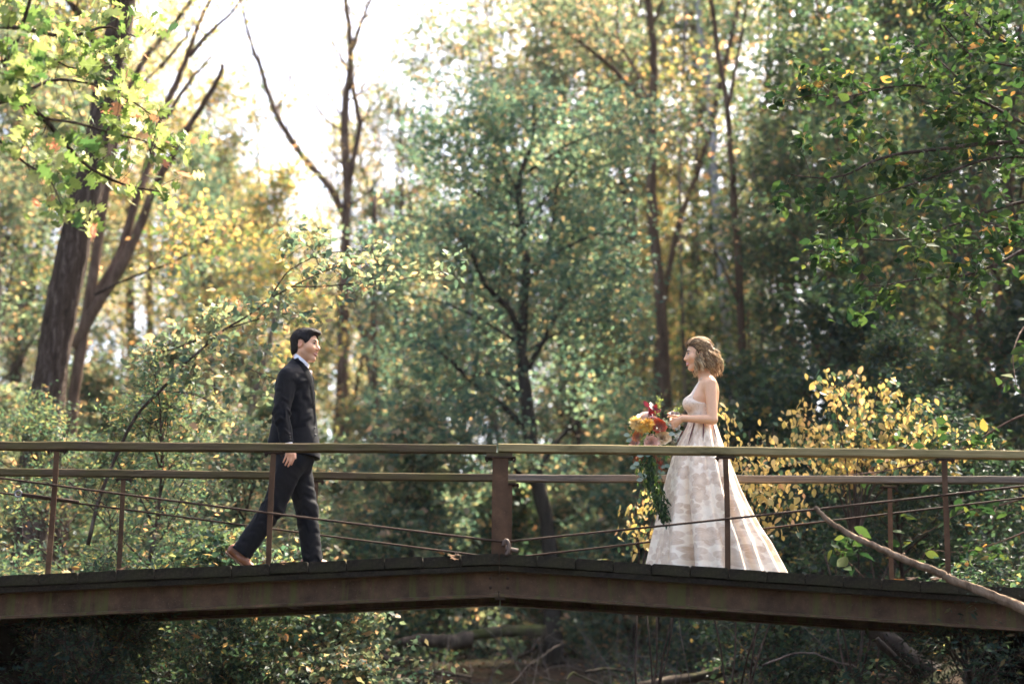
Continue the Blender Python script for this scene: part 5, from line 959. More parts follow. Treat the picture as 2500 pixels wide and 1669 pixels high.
    def tie(p):
        d = ell(p, P_(757.5, 910), (.017, .02, .02)); A = [P_(757, 914), P_(760, 930), P_(761.5, 950), P_(761, 975), P_(758, 1000)]
        for a, b, w0, w1 in zip(A[:-1], A[1:], (.02, .027, .032, .036), (.027, .032, .036, .038)): d = smin(d, cap(p, a, b, w0*.42, w1*.42, (1, .42, 1)), .006)
        return d
    surf(tie, P_(735, 1050, -.08), P_(785, 890, .08), .004, 'tie', M['tie'], root)
    # trousers
    ALh = np.array([AL[0]+.004, AL[1], zl+.06]); ARh = AR+np.array([-.012, 0, -.02])
    def trousers(p):
        pel = ell(p, pv+np.array([0, 0, -.03]), (.155, .165, .15)); d = smin(cap(p, HR, KR, .108, .084), cap(p, KR, ARh, .083, .079), .03)
        e = smin(cap(p, HL, KL, .108, .086), cap(p, KL, ALh, .084, .074), .03); aR = (ARh-KR)/np.linalg.norm(ARh-KR)
        d = smax(d, (p-ARh)@aR, .006); e = smax(e, zl+.028-p[:, 2], .006)
        kf = np.exp(-((p-KR)**2).sum(1)/.03); kl_ = np.exp(-((p-KL)**2).sum(1)/.03); an = np.exp(-((p-ALh)**2).sum(1)/.012); an2 = np.exp(-((p-ARh)**2).sum(1)/.012)
        d = d+folds(p, 7, .0035, 48, np.array([1.0, .1, .7]))*(.35+kf+an2); e = e+folds(p, 9, .0038, 52, np.array([.3, .1, 1.0]))*(.3+kl_+1.5*an)
        d = smax(d, -cap(p, AR-aR*.1, AR+aR*.1, .05), .004); e = smax(e, -cap(p, AL+np.array([0, 0, .06]), AL-np.array([0, 0, .2]), .05), .004)
        return smin(smin(d, pel, .05), smin(e, pel, .05), .02)
    surf(trousers, (lo[0], lo[1], zr-.02), (hi[0], hi[1], pv[2]+.12), .0065, 'trousers', M['suit'], root)
    # shoes
    def shoe(name, h, t, up, sole_n):
        h, t = np.array(h), np.array(t); ax = (t-h)/np.linalg.norm(t-h); L_ = np.linalg.norm(t-h); upv = np.array(up, float); upv -= ax*(upv@ax); upv /= np.linalg.norm(upv)
        def f(p):
            d = smin(cap(p, h+upv*.03, h+ax*L_*.55+upv*.032, .036, .037), cap(p, h+ax*L_*.5+upv*.025, t+upv*.018, .038, .03), .03); d = smin(d, cap(p, h+upv*.05, h+ax*.06+upv*.07, .036, .03), .02); return smax(d, -((p-h)@upv)-.0, .004)
        def g(p):
            w_ = np.minimum(cap(p, h, h+ax*.055, .036), cap(p, h+ax*L_*.45, t, .040, .031)); w_ = smin(w_, cap(p, h, t, .03), .02); return smax(w_, np.abs((p-h)@upv+.007)-.008, .003)
        c = (h+t)/2; o = surf(f, c-.2, c+.2, .005, name, M['shoe'], root); s = surf(g, c-.2, c+.2, .005, 'sole', M['sole'], None); s.parent = o; s.matrix_parent_inverse = Matrix()
    shoe('shoe', (AL[0]-.055, AL[1], zl+.016), (AL[0]+.165, AL[1]-.01, zl+.016), (0, 0, 1), None)
    hh = P_(561, 1352, -.1); bb_ = np.array([float(P_(600, 1392, -.1)[0]), YM-.1, zr+.016]); dirv = bb_-hh
    shoe('shoe', hh, bb_+np.array([.035, 0, .0]), np.array([.78, 0, .62]), None)
build_man()
# ================================================================== the woman
def dress_mat():
    """ivory brocade woven with scattered tan blossoms and leaf sprays"""
    m, nt, b, out = new_mat('brocade'); N = nt.nodes; L = nt.links
    tc = N.new('ShaderNodeTexCoord'); nz = noise(nt, 1.4, 3, tc.outputs['UV'], .6); w = N.new('ShaderNodeMix'); w.data_type = 'VECTOR'; w.inputs[0].default_value = .12; L.new(tc.outputs['UV'], w.inputs[4]); L.new(nz.outputs['Color'], w.inputs[5]); uv = w.outputs[1]
    def mth(op, a, c=None, d=None):
        n = N.new('ShaderNodeMath'); n.operation = op
        for i, v in enumerate((a, c, d)):
            if v is None: continue
            if isinstance(v, (int, float)): n.inputs[i].default_value = v
            else: L.new(v, n.inputs[i])
        return n.outputs[0]
    def blossoms(scale, petals, rad):
        vo = N.new('ShaderNodeTexVoronoi'); vo.voronoi_dimensions = '2D'; vo.inputs['Scale'].default_value = scale; vo.inputs['Randomness'].default_value = .8; L.new(uv, vo.inputs['Vector'])
        sc_ = N.new('ShaderNodeVectorMath'); sc_.operation = 'SCALE'; sc_.inputs[3].default_value = scale; L.new(uv, sc_.inputs[0]); sp = N.new('ShaderNodeVectorMath'); sp.operation = 'SCALE'; sp.inputs[3].default_value = scale; L.new(vo.outputs['Position'], sp.inputs[0])
        df = N.new('ShaderNodeVectorMath'); df.operation = 'SUBTRACT'; L.new(sc_.outputs[0], df.inputs[0]); L.new(sp.outputs[0], df.inputs[1]); xy = N.new('ShaderNodeSeparateXYZ'); L.new(df.outputs[0], xy.inputs[0])
        cx = N.new('ShaderNodeSeparateColor'); L.new(vo.outputs['Color'], cx.inputs[0]); ang = mth('ARCTAN2', xy.outputs[1], xy.outputs[0]); ph = mth('MULTIPLY_ADD', cx.outputs[0], 6.28, mth('MULTIPLY', ang, petals))
        edge = mth('MULTIPLY_ADD', mth('ABSOLUTE', mth('COSINE', mth('MULTIPLY', ph, .5))), rad*.5, mth('MULTIPLY_ADD', cx.outputs[1], rad*.35, rad*.55)); mr = N.new('ShaderNodeMapRange'); mr.inputs['From Max'].default_value = .045; L.new(mth('SUBTRACT', edge, vo.outputs['Distance']), mr.inputs[0])
        vein = mth('MULTIPLY_ADD', mth('SINE', mth('MULTIPLY_ADD', vo.outputs['Distance'], 46, mth('MULTIPLY', ang, petals*2))), .5, .5); return mr.outputs[0], vein, vo.outputs['Distance']
    m1, v1, d1 = blossoms(1.0, 5, .42); m2, v2, d2 = blossoms(1.9, 3, .36)
    base = ramp(nt, [(.35, (.82, .65, .46)), (.65, (.9, .75, .56))], noise(nt, 3, 4, uv).outputs[0]).outputs[0]
    tan = ramp(nt, [(0, (.78, .57, .37)), (.3, (.46, .27, .15)), (1, (.62, .40, .24))], d1).outputs[0]; tan = mixc(nt, tan, (.82, .66, .48), mth('MULTIPLY', v1, .2)); lf = mixc(nt, (.56, .37, .24), (.76, .58, .41), mth('MULTIPLY', v2, .3))
    c = mixc(nt, base, lf, mth('MULTIPLY', m2, .4)); c = mixc(nt, c, tan, mth('MULTIPLY', m1, .55))
    L.new(c, b.inputs['Base Color']); b.inputs['Roughness'].default_value = .48; b.inputs['Specular IOR Level'].default_value = .35; b.inputs['Sheen Weight'].default_value = .2
    bump(nt, b, mth('ADD', m1, mth('MULTIPLY', noise(nt, 40, 4, uv).outputs[0], .5)), .2, .003); return m
M['brocade'] = dress_mat()
M['bodice'] = cloth_mat('bodice', [(.35, (.6, .43, .3)), (.5, (.78, .62, .46)), (.7, (.7, .54, .39))], 55, .6, .3, .35, .2)
M['pleat_shadow_cloth'] = cloth_mat('pleat_shadow_cloth', [(.3, (.1, .03, .03)), (.7, (.16, .05, .045))], 80, .7)
def build_bride():
    fr = head_frame(P_(1705, 869, 0), math.radians(4), math.radians(-1), -1, 1.0)
    xb = float(P_(1720, 1390)[0]); root = tag(empty('person', (xb, YM, deck_z(xb))), 'person with curled fair hair in a long brocade halter gown holding a bouquet', 'person')
    nb = P_(1722, 924); hc = fr[0]
    Lv = [(1120, 1672, 1766, .17), (1080, 1674, 1762, .165), (1050, 1679, 1752, .14), (1030, 1683, 1745, .118), (1008, 1681, 1749, .125), (992, 1675, 1752, .138), (975, 1679, 1754, .148), (958, 1690, 1755, .155), (942, 1700, 1752, .15), (930, 1708, 1746, .115), (920, 1713, 1740, .06)]
    Lv = [(P_((a+b)/2, y)[2], P_(a, y)[0], P_(b, y)[0], w_) for y, a, b, w_ in Lv]; Z = [l[0] for l in Lv]; CX = [(l[1]+l[2])/2 for l in Lv]; RX = [(l[2]-l[1])/2 for l in Lv]; RY = [l[3] for l in Lv]
    SR, ER, WR = P_(1735, 936, -.165), P_(1740, 1024, -.205), P_(1668, 1021, -.15)       # her left arm, nearest the viewer
    SF, EF, WF = P_(1730, 936, .165), P_(1728, 1024, .2), P_(1664, 1018, .06)
    handN = [(P_(1652, 1016, -.115), P_(1641, 1014, -.09), P_(1631, 1017, -.07))] + [(P_(1649+.5*i, 1022+6.0*i, -.135+.004*i), P_(1638.5+1.5*i, 1027+6.4*i, -.12), P_(1641+2.2*i, 1033+6.2*i, -.085)) for i in range(4)]
    handF = [(P_(1650, 1010, .03), P_(1640, 1007, .01), P_(1631, 1010, -.005))] + [(P_(1646, 1018+4*i, .045), P_(1636, 1022+4*i, .03), P_(1638, 1028+4*i, .0)) for i in range(4)]
    HN, KN, AN = P_(1715, 1120, -.08), P_(1700, 1250, -.08), P_(1706, 1375, -.08); HF, KF, AF = P_(1715, 1120, .08), P_(1718, 1250, .08), P_(1726, 1375, .08)
    def torso(p): return loft(p, Z, CX, [YM]*len(Z), RX, RY, 2.1)
    def body(p):
        d = bound(p, hc, .2, lambda q: head_sdf(to_head(q, fr), True)*fr[2]); d = smin(d, cap(p, from_head((-.02, 0, -.06), fr), nb, .044, .047), .025)
        t = torso(p); t = smin(t, cap(p, SR+np.array([-.01, .03, -.004]), SF+np.array([-.01, -.03, -.004]), .042), .05); d = smin(d, t, .04)
        d = smin(d, smin(cap(p, SR, ER, .046, .038), cap(p, ER, WR, .037, .0245), .008), .022); d = smin(d, smin(cap(p, SF, EF, .045, .036), cap(p, EF, WF, .035, .0235), .008), .022)
        for a, b, c in ((HN, KN, AN), (HF, KF, AF)): d = smin(d, smin(cap(p, a, b, .08, .05), cap(p, b, c, .048, .034), .02), .03)
        d = smin(d, bound(p, np.mean([x[1] for x in handN], 0), .12, lambda q: hand_sdf(q, WR, handN, .021)), .008); d = smin(d, bound(p, np.mean([x[1] for x in handF], 0), .12, lambda q: hand_sdf(q, WF, handF, .02)), .008)
        return d
    zf = deck_z(xb); lo = np.array([P_(1615, 1000)[0], YM-.3, zf+.01]); hi = np.array([P_(1775, 1000)[0]+.02, YM+.3, P_(1710, 800)[2]])
    o = surf(body, lo, hi, .0056, 'body', M['skin'], root); V = coords_of(o); q = to_head(V, fr); C = head_tint(q, (.74, .40, .215), (.58, .17, .12), (.74, .31, .175), True); vcol(o, C); face_extras(fr, root, 'hair_brow', True)
    # bodice: halter front, open back
    zt, zm = P_(1708, 926)[2], P_(1722, 1003)[2]; xt, xm = P_(1707, 926)[0], P_(1723, 1003)[0]; zw = P_(1700, 1036)[2]
    def bodice(p):
        d = torso(p)-.006; d = smin(d, ell(p, P_(1686, 985, -.06), (.062, .07, .06)), .03); d = smin(d, ell(p, P_(1686, 985, .06), (.062, .07, .06)), .03)
        lim = np.interp(p[:, 2], [zw, P_(1, 1012)[2], zm, P_(1, 965)[2], P_(1, 945)[2], zt], [xm+.3, xm+.3, xm+.0, P_(1711, 965)[0], P_(1708, 945)[0], xt])
        d = smax(d, (p[:, 0]-lim)*.8, .004); d = smax(d, zw-.01-p[:, 2], .004); d = smax(d, np.abs(p[:, 1]-YM)-np.interp(p[:, 2], [zw, zm, P_(1, 960)[2], zt], [.2, .18, .10, .055]), .006)
        return smax(d, p[:, 2]-zt, .004)
    surf(bodice, (lo[0]-.02, lo[1], zw-.05), (hi[0]+.03, hi[1], zt+.03), .0055, 'bodice', M['bodice'], root)
    mb = MB()
    for s in (-1, 1): mb.tube([P_(1707, 927, .05*s), P_(1716, 921, .056*s), P_(1730, 919, .05*s), P_(1741, 924, .02*s)], .005, 6)
    mb.build('halter_strap', M['bodice'], root)
    # skirt: pleated, sweeping back into a short train
    rows = [(1030, 1680, 1746, .122), (1040, 1677, 1749, .135), (1060, 1668, 1755, .165), (1089, 1655, 1764, .20), (1120, 1643, 1776, .235), (1159, 1633, 1790, .27), (1198, 1625, 1804, .30), (1245, 1616, 1825, .34), (1290, 1608, 1848, .37), (1333, 1600, 1876, .41), (1366, 1594, 1897, .44), (1392, 1590, 1914, .46)]
    ry = np.array([q[0] for q in rows], float); n = 70; na = 240; py = np.linspace(1030, 1392, n); th = np.linspace(0, 2*math.pi, na, endpoint=False)+math.pi/2; V = []
    rs2 = np.random.RandomState(4); NP = 11; ph = np.cumsum(rs2.uniform(.7, 1.3, NP)); ph = ph/ph[-1]*2*math.pi; am = rs2.uniform(.6, 1.35, NP)
    warp = np.interp(th-math.pi/2, np.concatenate([[0], ph]), np.arange(NP+1))       # pleat coordinate
    for i, y in enumerate(py):
        a, b, w_ = (np.interp(y, ry, [q[j] for q in rows]) for j in (1, 2, 3)); t = i/(n-1); xa, xc_ = P_(a, y)[0], P_(b, y)[0]; z = P_((a+b)/2, y)[2]; cx, rx = (xa+xc_)/2, (xc_-xa)/2
        tw = warp+.12*np.sin(t*3+th*2); f = np.abs(np.sin(tw*math.pi)); g = (f**.55-.68)*np.interp(warp, np.arange(NP+1), np.concatenate([am, am[:1]])); g2 = .9*np.sin(tw*2*math.pi*1.6+1+t*2)
        amp = .008+.115*t**.9; sh = 1-.35*np.abs(np.cos(th))**6; r_ = 1+amp*(g+g2*.35*t)/max(rx, w_)*1.0*sh
        X = cx+rx*np.cos(th)*r_; Y = YM+w_*np.sin(th)*(1+(r_-1)*max(rx, w_)/w_*1.0); Zz = np.full(na, z)
        if t > .82:
            k = (t-.82)/.18; fl = np.array([deck_z(x) for x in X])+.006; z0 = P_(1700, np.interp(.82, [0, 1], [1030, 1392]))[2]; Zz = z0+(fl-z0)*k
        V.append(np.stack([X, Y, Zz], 1))
    V = np.concatenate(V); F = [(i*na+j, i*na+(j+1) % na, (i+1)*na+(j+1) % na, (i+1)*na+j) for i in range(n-1) for j in range(na)]
    me = arr_mesh('skirt', V, [q[::-1] for q in F], True); uvl = me.uv_layers.new(name='weave'); li = np.empty(len(me.loops), np.int32); me.loops.foreach_get('vertex_index', li); ju = li % na; iu = li//na
    wrap = np.zeros(len(li)); q4 = ju.reshape(-1, 4); wrap = (q4.max(1, keepdims=True)-q4 > na//2).astype(float).ravel(); uvl.data.foreach_set('uv', np.stack([(ju/na+wrap)*9.0*1.5, iu/(n-1)*6.2*1.5], 1).astype(np.float32).ravel())
    o = link('skirt', me, M['brocade']); attach(o, root)
    # narrow dark strips below the waist, standing in for shadow inside the pleats
    for px, l in ((1676, 52), (1692, 56), (1712, 50), (1734, 48), (1747, 40)):
        mb = MB(); pts = []
        for k_ in range(7):
            y = 1036+l*k_/6; a = np.interp(y, ry, [q[1] for q in rows]); b = np.interp(y, ry, [q[2] for q in rows]); w_ = np.interp(y, ry, [q[3] for q in rows]); a0, b0 = 1680., 1746.
            u = (px-a0)/(b0-a0); X = P_(a+(b-a)*u, y)[0]; xa, xc_ = P_(a, y)[0], P_(b, y)[0]; cc = (X-(xa+xc_)/2)/((xc_-xa)/2); Yv = YM-w_*math.sqrt(max(0, 1-cc*cc))-.001; pts.append((X, Yv, P_(1700, y)[2]))
        mb.tube(pts, np.array([.0035, .0055, .006, .0055, .0045, .003, .001]), 5); mb.build('pleat_shadow', M['pleat_shadow_cloth'], root)
    # hair: fitted crown, knot and loose curls
    HP = [(.108, .108), (.094, .094), (.074, .074), (.05, .058), (.028, .03), (.02, -.02), (.012, -.08), (-.01, -.125), (-.07, -.135), (-.15, -.05), (-.15, .12), (-.02, .18), (.1, .16)]
    def hair(p):
        q = to_head(p, fr); d = smin(ell(q, (-.012, 0, .05), (.108, .084, .09)), ell(q, (-.058, 0, -.03), (.07, .08, .085)), .04); d = smin(d, ell(q, (-.10, 0, .045), (.028, .05, .026)), .02)
        d = d+.0025*np.sin(q[:, 2]*130+4*np.sin(q[:, 0]*50)+q[:, 1]*80)+.002*np.sin(q[:, 0]*150-q[:, 2]*90); return smax(d, poly2(q[:, 0], q[:, 2], HP), .008)
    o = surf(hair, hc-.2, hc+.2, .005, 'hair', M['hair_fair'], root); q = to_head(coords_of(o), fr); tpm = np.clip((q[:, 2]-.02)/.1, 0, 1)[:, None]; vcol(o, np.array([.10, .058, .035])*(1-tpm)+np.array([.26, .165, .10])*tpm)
    rr_ = np.random.RandomState(19); mb = MB(); cols = []
    def lock(Q, r0, base, tip, n=6, fr_=.0045):
        """a lock is a bundle of fine hairs that follow one curl"""
        m_ = len(Q)
        for h in range(n):
            o_ = rr_.normal(size=3)*fr_; o2 = rr_.normal(size=3)*fr_*.9; t = np.linspace(0, 1, m_)[:, None]; W_ = Q+o_*(1-t)*.6+o2*t+.0015*np.sin(t*rr_.uniform(8, 20)+rr_.rand(3)*6); r1 = r0*.36*rr_.uniform(.7, 1.2)
            rad = r1*np.sin(np.linspace(.5, math.pi*.95, m_))**.6; mb.tube(W_@(fr[1]*fr[2])+fr[0], rad*1.1, 3, False); f_ = rr_.uniform(.75, 1.2); tt = np.repeat(np.linspace(0, 1, m_), 3)[:, None]; cols.append((np.array(base)*(1-tt)+np.array(tip)*tt)*f_)
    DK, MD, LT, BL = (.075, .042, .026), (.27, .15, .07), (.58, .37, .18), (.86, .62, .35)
    pick = lambda: (DK, MD, LT, LT, MD)[rr_.randint(5)]
    for i in range(230):                                                                      # loose curls
        s = -1 if rr_.rand() < .66 else 1; a = rr_.uniform(.12, 3.05); x0 = -.03+.078*math.cos(a); y0 = s*.08*math.sin(a); z0 = rr_.uniform(-.04, .075)
        zl_ = rr_.uniform(-.15, -.085) if rr_.rand() < .7 else rr_.uniform(-.09, -.02); n_ = 18; t = np.linspace(0, 1, n_); ph0 = rr_.uniform(0, 6.28); w0 = rr_.uniform(.008, .017); fq = rr_.uniform(1.6, 3.0)
        bulge = (.016+.026*max(0, -math.cos(a)))*np.sin(t*math.pi*.8)*rr_.uniform(.5, 1.5); rad = np.array([math.cos(a), s*math.sin(a)]); R = 1.06
        Q = np.stack([x0*R+rad[0]*bulge-.02*t+w0*t**.5*np.cos(fq*6.28*t+ph0), y0*R+rad[1]*bulge+w0*t**.5*np.sin(fq*6.28*t+ph0)*.8, z0+(zl_-z0)*t+.014*np.sin(fq*6.28*t+ph0+1)*t], 1)
        Q[:, 0] = np.minimum(Q[:, 0], .045-.1*np.abs(Q[:, 2]+.04)*(Q[:, 2] < 0)); lock(Q, rr_.uniform(.0028, .0062), pick(), (LT, BL, BL, MD)[rr_.randint(4)])
    for i in range(90):                                                                       # swept back over the crown into the knot
        y0 = rr_.uniform(-.08, .08); n_ = 18; t = np.linspace(0, 1, n_); ang = np.interp(t, [0, 1], [.42, 2.75]); k_ = math.sqrt(max(.05, 1-(y0/.088)**2)); up = .006+rr_.uniform(0, .006)
        X = -.012+(.108+up)*np.cos(ang)*k_; Zc = .05+(.088+up)*np.sin(ang)*k_; Yc = y0*(1-.75*np.clip((t-.55)/.45, 0, 1)); Q = np.stack([X, Yc+.004*np.sin(t*9+i), Zc+.003*np.sin(t*14+i)], 1)
        lock(Q, rr_.uniform(.003, .005), (MD, LT, LT, DK)[rr_.randint(4)], (MD, LT, BL)[rr_.randint(3)])
    for i in range(110):                                                                      # swept along both sides above the ears
        sd_ = -1 if i % 3 else 1; n_ = 16; t = np.linspace(0, 1, n_); zz = rr_.uniform(.02, .115); x0_ = np.interp(zz, [.02, .06, .09, .115], [.018, .032, .058, .075]); X = x0_-(x0_+.09)*t+rr_.uniform(-.006, .006); Zq = zz-.03*t*(zz > .05)+.006*np.sin(t*10+i); k_ = np.clip(1-((X+.012)/.11)**2-((Zq-.05)/.094)**2, .0, 1)
        Q = np.stack([X, sd_*(.086*np.sqrt(k_)+.003), Zq], 1); lock(Q, rr_.uniform(.004, .006), pick(), (MD, LT, DK, LT)[rr_.randint(4)])
    for i, (a, b) in enumerate((((.016, -.06, -.05), (.030, -.045, -.165)), ((.02, .06, -.05), (.034, .04, -.17)), ((-.1, -.02, -.09), (-.128, -.03, -.172)), ((-.09, .01, -.08), (-.12, .02, -.165)))):   # wisps
        for j in range(4):
            n_ = 16; t = np.linspace(0, 1, n_); w0 = .009+.003*j; Q = np.array(a)+(np.array(b)-np.array(a))*t[:, None]+np.stack([w0*np.sin(t*11+j), w0*np.cos(t*11+j)*.6, 0*t], 1); lock(Q, .0026, LT, BL, 3, .002)
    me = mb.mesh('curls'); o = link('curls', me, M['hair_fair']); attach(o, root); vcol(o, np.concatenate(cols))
M['hair_brow'] = mat_noise('hair_brow', [(.3, (.09, .05, .03)), (.7, (.14, .08, .05))], 90, .6)
build_bride()

# ================================================================== bouquet
def petal_mat(name, inner, outer, rough=.55):
    m, nt, b, out = new_mat(name); a = nt.nodes.new('ShaderNodeAttribute'); a.attribute_name = 'tint'; n = noise(nt, 90, 3, coords(nt)); k = ramp(nt, [(.3, (.85,)*3), (.7, (1.1,)*3)], n.outputs[0])
    nt.links.new(mixc(nt, a.outputs['Color'], k.outputs[0], 1.0, 'MULTIPLY'), b.inputs['Base Color']); b.inputs['Roughness'].default_value = rough; b.inputs['Subsurface Weight'].default_value = 0; b.inputs['Sheen Weight'].default_value = .2; return m
M['petal'] = petal_mat('petal', 0, 0)
M['eucalyptus'] = leaf_mat('eucalyptus', [(0, (.13, .18, .12)), (.5, (.22, .28, .2)), (1, (.36, .4, .32))], .3, .5, .3, (1.1, 1.1, .9))
M['fern'] = leaf_mat('fern', [(0, (.012, .03, .016)), (.6, (.025, .055, .022)), (1, (.06, .1, .03))], .3, .45)
M['fern_pale'] = leaf_mat('fern_pale', [(0, (.09, .14, .06)), (1, (.2, .24, .12))], .4, .6)
M['burgundy'] = leaf_mat('burgundy', [(0, (.05, .006, .012)), (.6, (.14, .012, .02)), (1, (.26, .03, .03))], .35, .4, .4, (1.5, .7, .7))
M['rust_bloom'] = leaf_mat('rust_bloom', [(0, (.1, .015, .012)), (.6, (.26, .05, .025)), (1, (.42, .12, .05))], .3, .6, .3, (1.3, .8, .7))
M['ribbon'] = cloth_mat('ribbon', [(.3, (.5, .42, .36)), (.7, (.62, .54, .47))], 100, .5)
YB = -.13
def bloom(name, px, py, rpx, kind, cin, cout, aim=(-.15, -1, .25), dy=0.0, seed=0):
    r = np.random.RandomState(seed); c = Vector(P_(px, py, YB+dy)); R = rpx*.00325*1.22; z = Vector(aim).normalized(); x = z.cross(Vector((.3, 0, 1))).normalized(); y = z.cross(x); Mx = np.array([x, y, z]); mb = MB(); cols = []
    def petal(a, rad, h, wid, ln, open_, cup, ca, cb, nu=5, nv=4):
        V = []; cc = []
        for i in range(nv):
            v = i/(nv-1)
            for j in range(nu):
                u = j/(nu-1)*2-1; w_ = wid*math.sin(math.pi*(.18+.72*v))**.6; ang = a+u*w_/max(rad+ln*v*open_, .12); rr = rad+ln*v*math.sin(open_*1.35)+cup*(u*u)*.12*ln-(.10*ln*(v**3) if open_ < .6 else -.08*ln*v**3)
                hh = h+ln*v*math.cos(open_*1.35)-.06*ln*u*u*v; V.append((rr*math.cos(ang), rr*math.sin(ang), hh)); t = min(1, v*.8+.2*abs(u)); cc.append(np.array(ca)*(1-t)+np.array(cb)*t)
        F = [(i*nu+j, i*nu+j+1, i*nu+nu+j+1, i*nu+nu+j) for i in range(nv-1) for j in range(nu-1)]; Vw = [np.array(c)+R*(np.array(q)@Mx) for q in V]; mb.add(Vw, F); cols.extend(cc)
    if kind == 'rose':
        for k in range(26):
            t = k/25; petal(k*2.4+r.rand()*.4, .06+.34*t, -.35+.12*(1-t), .42+.35*t, .62+.12*t, .06+.72*t**1.4, 1, cin, np.array(cout)*r.uniform(.9, 1.08))
    elif kind == 'ranunculus':
        for k in range(46):
            t = k/45; petal(k*2.4+r.rand()*.3, .04+.52*t, -.25-.12*t, .3+.3*t, .5+.08*t, .03+.62*t**1.6, 1, cin, np.array(cout)*r.uniform(.8, 1.15), 4, 3)
    elif kind == 'mum':
        for k in range(330):
            t = (k+.5)/330; th_ = math.acos(1-1.55*t); a = k*2.39996; d = np.array([math.sin(th_)*math.cos(a), math.sin(th_)*math.sin(a), math.cos(th_)]); s_ = np.cross(d, r.normal(size=3)); s_ /= np.linalg.norm(s_); n_ = np.cross(d, s_); L = r.uniform(.62, 1.08); V = []
            for (u, v, q) in ((-.05, .3, 0), (.05, .3, 0), (-.062, .75, .02), (.062, .75, .02), (-.04, 1, .1), (.04, 1, .1)): V.append(np.array(c)+R*((d*v*L+s_*u+n_*q)@Mx))
            mb.add(V, [(0, 1, 3, 2), (2, 3, 5, 4)]); cc = np.array(cout)*r.uniform(.8, 1.12); cols += [np.array(cin)*.8]*2+[cc]*4
    o = mb.build(name, M['petal'], bouquet); vcol(o, np.array(cols)); return o
b0 = P_(1600, 1060, YB); bouquet = tag(empty('bouquet', b0), 'cascading autumn bouquet of roses, yellow blooms and trailing greenery in the woman\'s hand', 'bouquet')
PK, PKO, CR, CRO = (.7, .28, .17), (.93, .58, .43), (.5, .3, .12), (.92, .68, .38)
bloom('rose', 1617, 1066, 16, 'rose', (.42, .2, .06), CRO, (.05, -1, .2), -.02, 1); bloom('rose', 1590, 1078, 15, 'rose', PK, PKO, (-.1, -1, .15), -.03, 2); bloom('rose', 1548, 1080, 12, 'rose', PK, PKO, (-.6, -.8, .1), 0, 3)
bloom('rose', 1573, 1015, 15, 'rose', (.75, .5, .42), (.92, .76, .68), (-.25, -.6, .8), .03, 4); bloom('chrysanthemum', 1580, 1038, 15.5, 'mum', (.6, .27, .03), (.86, .52, .07), (-.1, -1, .25), -.04, 5); bloom('chrysanthemum', 1552, 1032, 14, 'mum', (.7, .4, .1), (.92, .68, .26), (-.5, -.8, .3), .01, 6)
bloom('chrysanthemum', 1564, 1048, 11, 'mum', (.65, .34, .06), (.9, .6, .16), (-.3, -1, .0), -.01, 7); bloom('ranunculus', 1610, 1038, 15, 'ranunculus', (.24, .022, .01), (.62, .1, .025), (.05, -1, .25), -.04, 8); bloom('ranunculus', 1556, 1063, 11, 'ranunculus', (.5, .1, .02), (.76, .25, .06), (-.3, -1, .1), -.02, 9)
bloom('rose', 1598, 1024, 9, 'rose', PK, (.66, .42, .36), (.1, -.8, .6), .03, 10)
def spray(name, mat, T, P, n, size, scat, seed, droop, kind=None, parts=False):
    r = np.random.RandomState(seed); P = np.array(P); t = r.rand(n)*(len(P)-1); i = np.minimum(t.astype(int), len(P)-2); f = (t-i)[:, None]; pos = P[i]*(1-f)+P[i+1]*f+r.normal(size=(n, 3))*np.array(scat); ax = (P[i+1]-P[i])/np.linalg.norm(P[i+1]-P[i], axis=1)[:, None]*.7+r.normal(size=(n, 3))*.6; ax[:, 2] -= droop; nr = r.normal(size=(n, 3)); nr[:, 1] -= 1.2
    if parts: leaf_objects(pos, ax, nr, size*r.uniform(.7, 1.2, n), T, M[mat], bouquet, name=name)
    else: o = link(name, leaves_mesh(name, pos, ax, nr, size*r.uniform(.6, 1.2, n), T), M[mat]); attach(o, bouquet); o['kind'] = 'stuff'
B_ = lambda px, py, d=0: P_(px, py, YB+d)
spray('foliage', 'fern', T_NARROW, [B_(1570, 1040, .05), B_(1590, 1070, .05), B_(1600, 1050, .05), B_(1620, 1070, .06), B_(1575, 1090, .04)], 420, .05, (.05, .03, .05), 1, .2)
spray('trailing_greenery', 'fern', T_NARROW, [B_(1585, 1100, .01), B_(1590, 1145, .0), B_(1598, 1185, -.01), B_(1612, 1222, -.02), B_(1624, 1250, -.03), B_(1631, 1266, -.03)], 620, .05, (.026, .03, .02), 2, .9)
spray('trailing_greenery', 'fern', T_NARROW, [B_(1575, 1100, .02), B_(1572, 1140, .02), B_(1585, 1180, 0), B_(1596, 1215, 0)], 260, .045, (.03, .025, .02), 12, .8)
T_ROUND = (T_OVAL[0]*np.array([1, 1.35, 1]), T_OVAL[1])
for i, (px, py) in enumerate(((1538, 1062), (1555, 1112), (1589, 1111), (1538, 1140), (1561, 1130), (1605, 1149), (1625, 1152), (1557, 1156), (1636, 1136), (1600, 1165), (1543, 1072), (1632, 1060), (1570, 1170), (1612, 1140), (1580, 1160))):
    rr2 = np.random.RandomState(100+i); a = rr2.uniform(-.6, .6); leaf_objects(np.array([B_(px, py, -.035)]), np.array([[math.cos(a)*(1 if i % 2 else -1), rr2.uniform(-.3, .3), math.sin(a)*.6]]), np.array([[rr2.uniform(-.4, .4), -1, .5]]), np.array([.052]), T_ROUND, M['eucalyptus'], bouquet, name='eucalyptus_leaf')
spray('burgundy_leaf', 'burgundy', T_OVAL, [B_(1594, 1022, .02), B_(1596, 1005, .02), B_(1590, 998, .02), B_(1604, 1008, .02)], 16, .062, (.014, .015, .014), 3, -.9, parts=True)
